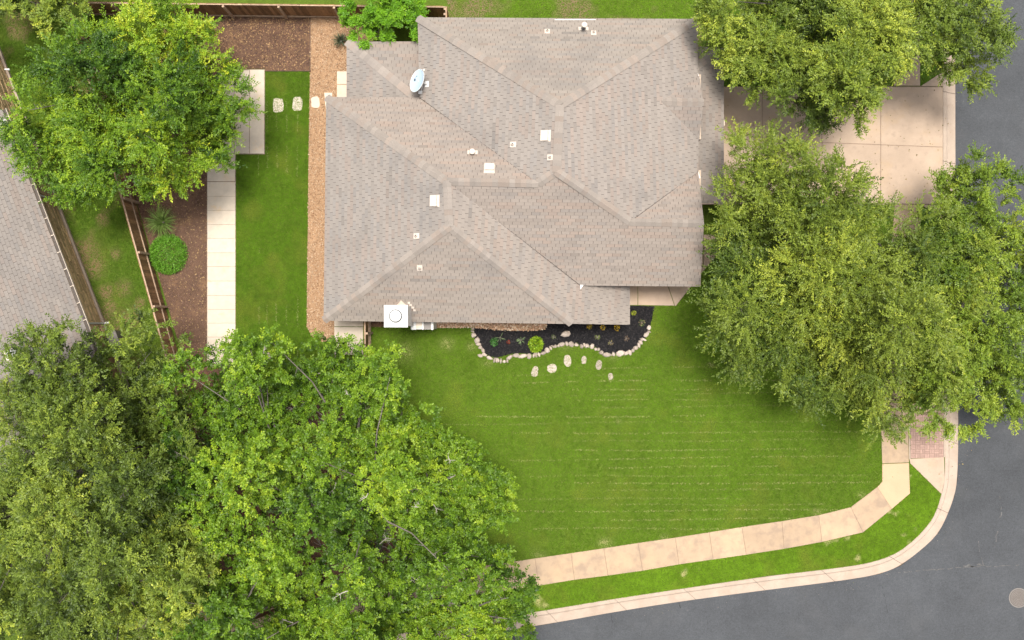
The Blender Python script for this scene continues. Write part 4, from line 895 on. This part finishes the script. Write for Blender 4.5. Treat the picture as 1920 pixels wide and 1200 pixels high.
tree('oak_tree', 'massive olive green oak covering the lower left corner', T7, (150, 900), 6.2, 9.8, 195000, .85, (.115, .052), .55, 14, OAK, 27, r0=.30, spread=.85, dens=60, mac=2.0, drop=4.2, fall=2.3, holes=((20, 800, 20), (12, 860, 9), (290, 870, 8)))
T8 = [(302, 702), (330, 672), (380, 652), (450, 636), (500, 618), (540, 622), (575, 628), (600, 642), (640, 628), (690, 655), (735, 652), (758, 700), (752, 750), (808, 772), (826, 800), (852, 822), (900, 832), (938, 880), (958, 920), (970, 950), (950, 985), (900, 1000), (925, 1022), (968, 1052), (1000, 1092), (1008, 1130), (1012, 1170), (1000, 1290), (290, 1290), (300, 1180), (340, 1130), (372, 1060), (375, 1000), (335, 960), (296, 900), (290, 800)]
t8, lob8, rad8 = tree('oak_tree', 'big bright green clumpy oak at the bottom centre', T8, (690, 1040), 5.8, 9.4, 230000, .72, (.105, .064), .34, 10, POST, 28, r0=.34, mac=1.75, drop=4.6, fall=2.6, zf=1.9, spread=1.2, outw=.15, under=.34, flat=.95, zmin=.6, dens=75, holes=((570, 1122, 30), (520, 950, 22), (698, 1055, 34), (575, 790, 20), (740, 1170, 18), (655, 985, 14), (895, 1105, 14), (385, 985, 16)))
# bare dead twigs standing out of the bright oak
def dead(px, py, z, size, seed):
    r_ = np.random.default_rng(seed); b = MB(); o = P(px, py, z)
    def grow(p, d, l, rad, dep):
        q = p+d*l*.5+r_.normal(0, l*.08, 3); e = q+nrm(d+r_.normal(0, .35, 3))*l*.5; b.tube([p, q, e], [rad, rad*.8, rad*.55], 5)
        if dep:
            for _ in range(3): grow(p+(e-p)*r_.uniform(.4, 1), nrm(d+r_.normal(0, .75, 3)), l*.55, rad*.5, dep-1)
    a = r_.uniform(0, 6.28); grow(o, np.array((math.cos(a), math.sin(a), .25)), size, .02, 2)
    return b.build('dead_branch', M['deadwood'], t8)
for i, (x, y, s_) in enumerate(((705, 1085, .75), (712, 1020, .6), (760, 1078, .7), (652, 1108, .5), (812, 945, .6), (772, 950, .5), (550, 1168, .6), (900, 1100, .6), (668, 1000, .4), (630, 905, .5), (660, 745, .45), (840, 850, .5), (855, 890, .5), (495, 665, .3), (600, 700, .35), (690, 925, .4))):
    dl = np.hypot(*(lob8[:, :2]-P(x, y, 8)[:2]).T); j = dl.argmin(); dead(x, y, lob8[j, 2]+rad8[j]*.75, s_*.75, 800+i)
# ---- shrubs and bed plants
def bush(name, label, px, py, rx, ry, h, n, leaf, cols, seed, cat='shrub', group=None):
    r_ = np.random.default_rng(seed); c = P(px, py); s = CH/FPX; th = r_.uniform(0, 6.283, n); cz = r_.uniform(0, 1, n); sz = np.sqrt(1-cz**2); rr_ = r_.uniform(.75, 1.03, n)
    dirn = np.stack([sz*np.cos(th), sz*np.sin(th), cz], 1); p = np.array((c[0], c[1], 0))+dirn*rr_[:, None]*np.array((rx*s, ry*s, h))
    d = nrm(dirn*.6+r_.normal(0, .6, (n, 3))+np.array((0, 0, .3))); V = leaf_quads(p, d, nrm(dirn+r_.normal(0, .6, (n, 3))+np.array((0, 0, .6))), r_.uniform(.7, 1.3, n)*leaf[0], r_.uniform(.7, 1.3, n)*leaf[1])
    e = empty(name, c); tag(e, label, cat, group); fastmesh('foliage', V, 4, M['leaf'], e, pick(cols, n, r_)*r_.uniform(.8, 1.2, (n, 1)))
    b = MB()
    for i in range(7):
        a = i*.9; q = np.array((c[0]+rx*s*.55*math.cos(a), c[1]+ry*s*.55*math.sin(a), h*.6)); b.tube([(c[0], c[1], -.02), (np.array((c[0], c[1], 0))*.5+q*.5), q], [.018, .012, .006], 5)
    b.build('stem', M['bark'], e); return e
def spiky(name, label, px, py, rad, h, n, wd, cols, seed, cat='plant'):
    r_ = np.random.default_rng(seed); c = P(px, py); s = CH/FPX*rad; V = []; F = []; K = []
    for i in range(n):
        a = r_.uniform(0, 6.283); l = s*r_.uniform(.6, 1.1); hh = h*r_.uniform(.5, 1.1); t = np.array((-math.sin(a), math.cos(a), 0))*wd; d = np.array((math.cos(a), math.sin(a), 0)); k = len(V)
        o = np.array((c[0], c[1], 0))+d*.03
        for f, z, w_ in ((0, 0, 1), (.35, .75, 1), (.75, 1, .8), (1.05, .82, .1)): V += [o+d*l*f+np.array((0, 0, hh*z))-t*w_, o+d*l*f+np.array((0, 0, hh*z))+t*w_]
        for q in range(3): F.append((k+2*q, k+2*q+1, k+2*q+3, k+2*q+2)); K.append(pick(cols, 1, r_)[0]*r_.uniform(.8, 1.2))
    e = empty(name, c); tag(e, label, cat); mesh('blades', V, F, M['leaf'], e, col=K)
    MB().lathe([(.05, -.02), (.04, .05), (.01, .08)], (c[0], c[1], 0), 8).build('root_crown', M['bark'], e); return e
bush('round_shrub', 'round clipped bright green shrub in the brown mulch', 317.5, 477, 34, 37, .85, 9000, (.085, .022), [(.08, .22, .012), (.11, .28, .014), (.14, .33, .02), (.22, .43, .06)], 41)
spiky('fountain_grass', 'spiky arching green clump above the round shrub', 307, 417, 30, .7, 230, .008, [(.18, .28, .06), (.26, .36, .10), (.13, .21, .04)], 42)
spiky('grey_grass', 'grey green grass tuft at the corner of the patio roof', 640, 78, 15, .6, 130, .006, [(.10, .14, .08), (.15, .18, .11), (.07, .11, .06)], 43)
bush('golden_shrub', 'glowing lime yellow shrub in the black bed', 1005, 645.5, 13.5, 14.5, .5, 1300, (.07, .038), [(.17, .30, .012), (.25, .40, .014), (.11, .23, .01), (.36, .48, .03)], 44)
bush('bed_plant', 'dark green leafy plant at the left of the black bed', 927, 641.5, 7, 7, .22, 160, (.08, .05), [(.03, .10, .02), (.05, .16, .03), (.08, .2, .05)], 45, 'plant')
spiky('bed_plant', 'wispy grey plant beside the dark leafy one in the black bed', 938, 633, 10, .25, 9, .010, [(.18, .24, .12), (.14, .2, .1)], 46)
spiky('bed_plant', 'pale star shaped rosette left of the lime shrub', 977, 637.5, 8, .2, 20, .009, [(.17, .25, .11), (.24, .31, .17)], 47)
bush('bed_plant', 'small red flowered plant in the black bed', 954, 641, 3, 3, .15, 40, (.05, .035), [(.35, .03, .02), (.12, .10, .03), (.5, .08, .03)], 48, 'plant')
bush('bed_plant', 'orange yellow flower clump, leftmost of three at the eave', 1105, 611.5, 4, 4.5, .25, 90, (.06, .04), [(.50, .30, .02), (.62, .42, .04), (.2, .2, .03)], 49, 'plant', 'yellow flower clumps')
bush('bed_plant', 'orange yellow flower clump, middle of three at the eave', 1130, 614, 3.5, 4, .25, 80, (.06, .04), [(.55, .32, .02), (.68, .48, .08), (.2, .2, .03)], 50, 'plant', 'yellow flower clumps')
bush('bed_plant', 'orange yellow flower clump, rightmost of three at the eave', 1156.5, 614, 4.5, 5.5, .3, 100, (.06, .04), [(.50, .30, .02), (.62, .40, .03), (.3, .22, .03)], 51, 'plant', 'yellow flower clumps')
bush('bed_plant', 'yellow green plant at the top right of the black bed', 1188, 587, 4, 4, .22, 90, (.06, .04), [(.32, .36, .03), (.45, .46, .06), (.2, .26, .03)], 52, 'plant')
bush('bed_plant', 'pale brown green plant at the right end of the black bed', 1203, 605, 5, 6, .25, 90, (.06, .03), [(.35, .27, .15), (.10, .18, .04), (.42, .34, .2), (.05, .12, .03)], 53, 'plant')
spiky('bed_plant', 'tiny pale green plant right of the lime shrub', 1038, 632, 4, .14, 16, .008, [(.18, .24, .1), (.25, .27, .13)], 54)
spiky('bed_plant', 'tiny pale green plant below the orange flowers', 1120, 632, 4.5, .16, 18, .008, [(.2, .26, .08), (.28, .3, .12)], 55)
spiky('bed_plant', 'tiny dry tan plant near the lower right edging stones', 1145, 643, 5, .1, 14, .008, [(.3, .23, .14), (.28, .27, .1)], 56)
spiky('bed_plant', 'small dry brown sprig at the right of the black bed', 1174, 635, 5, .12, 14, .007, [(.2, .14, .1), (.28, .2, .14)], 57)
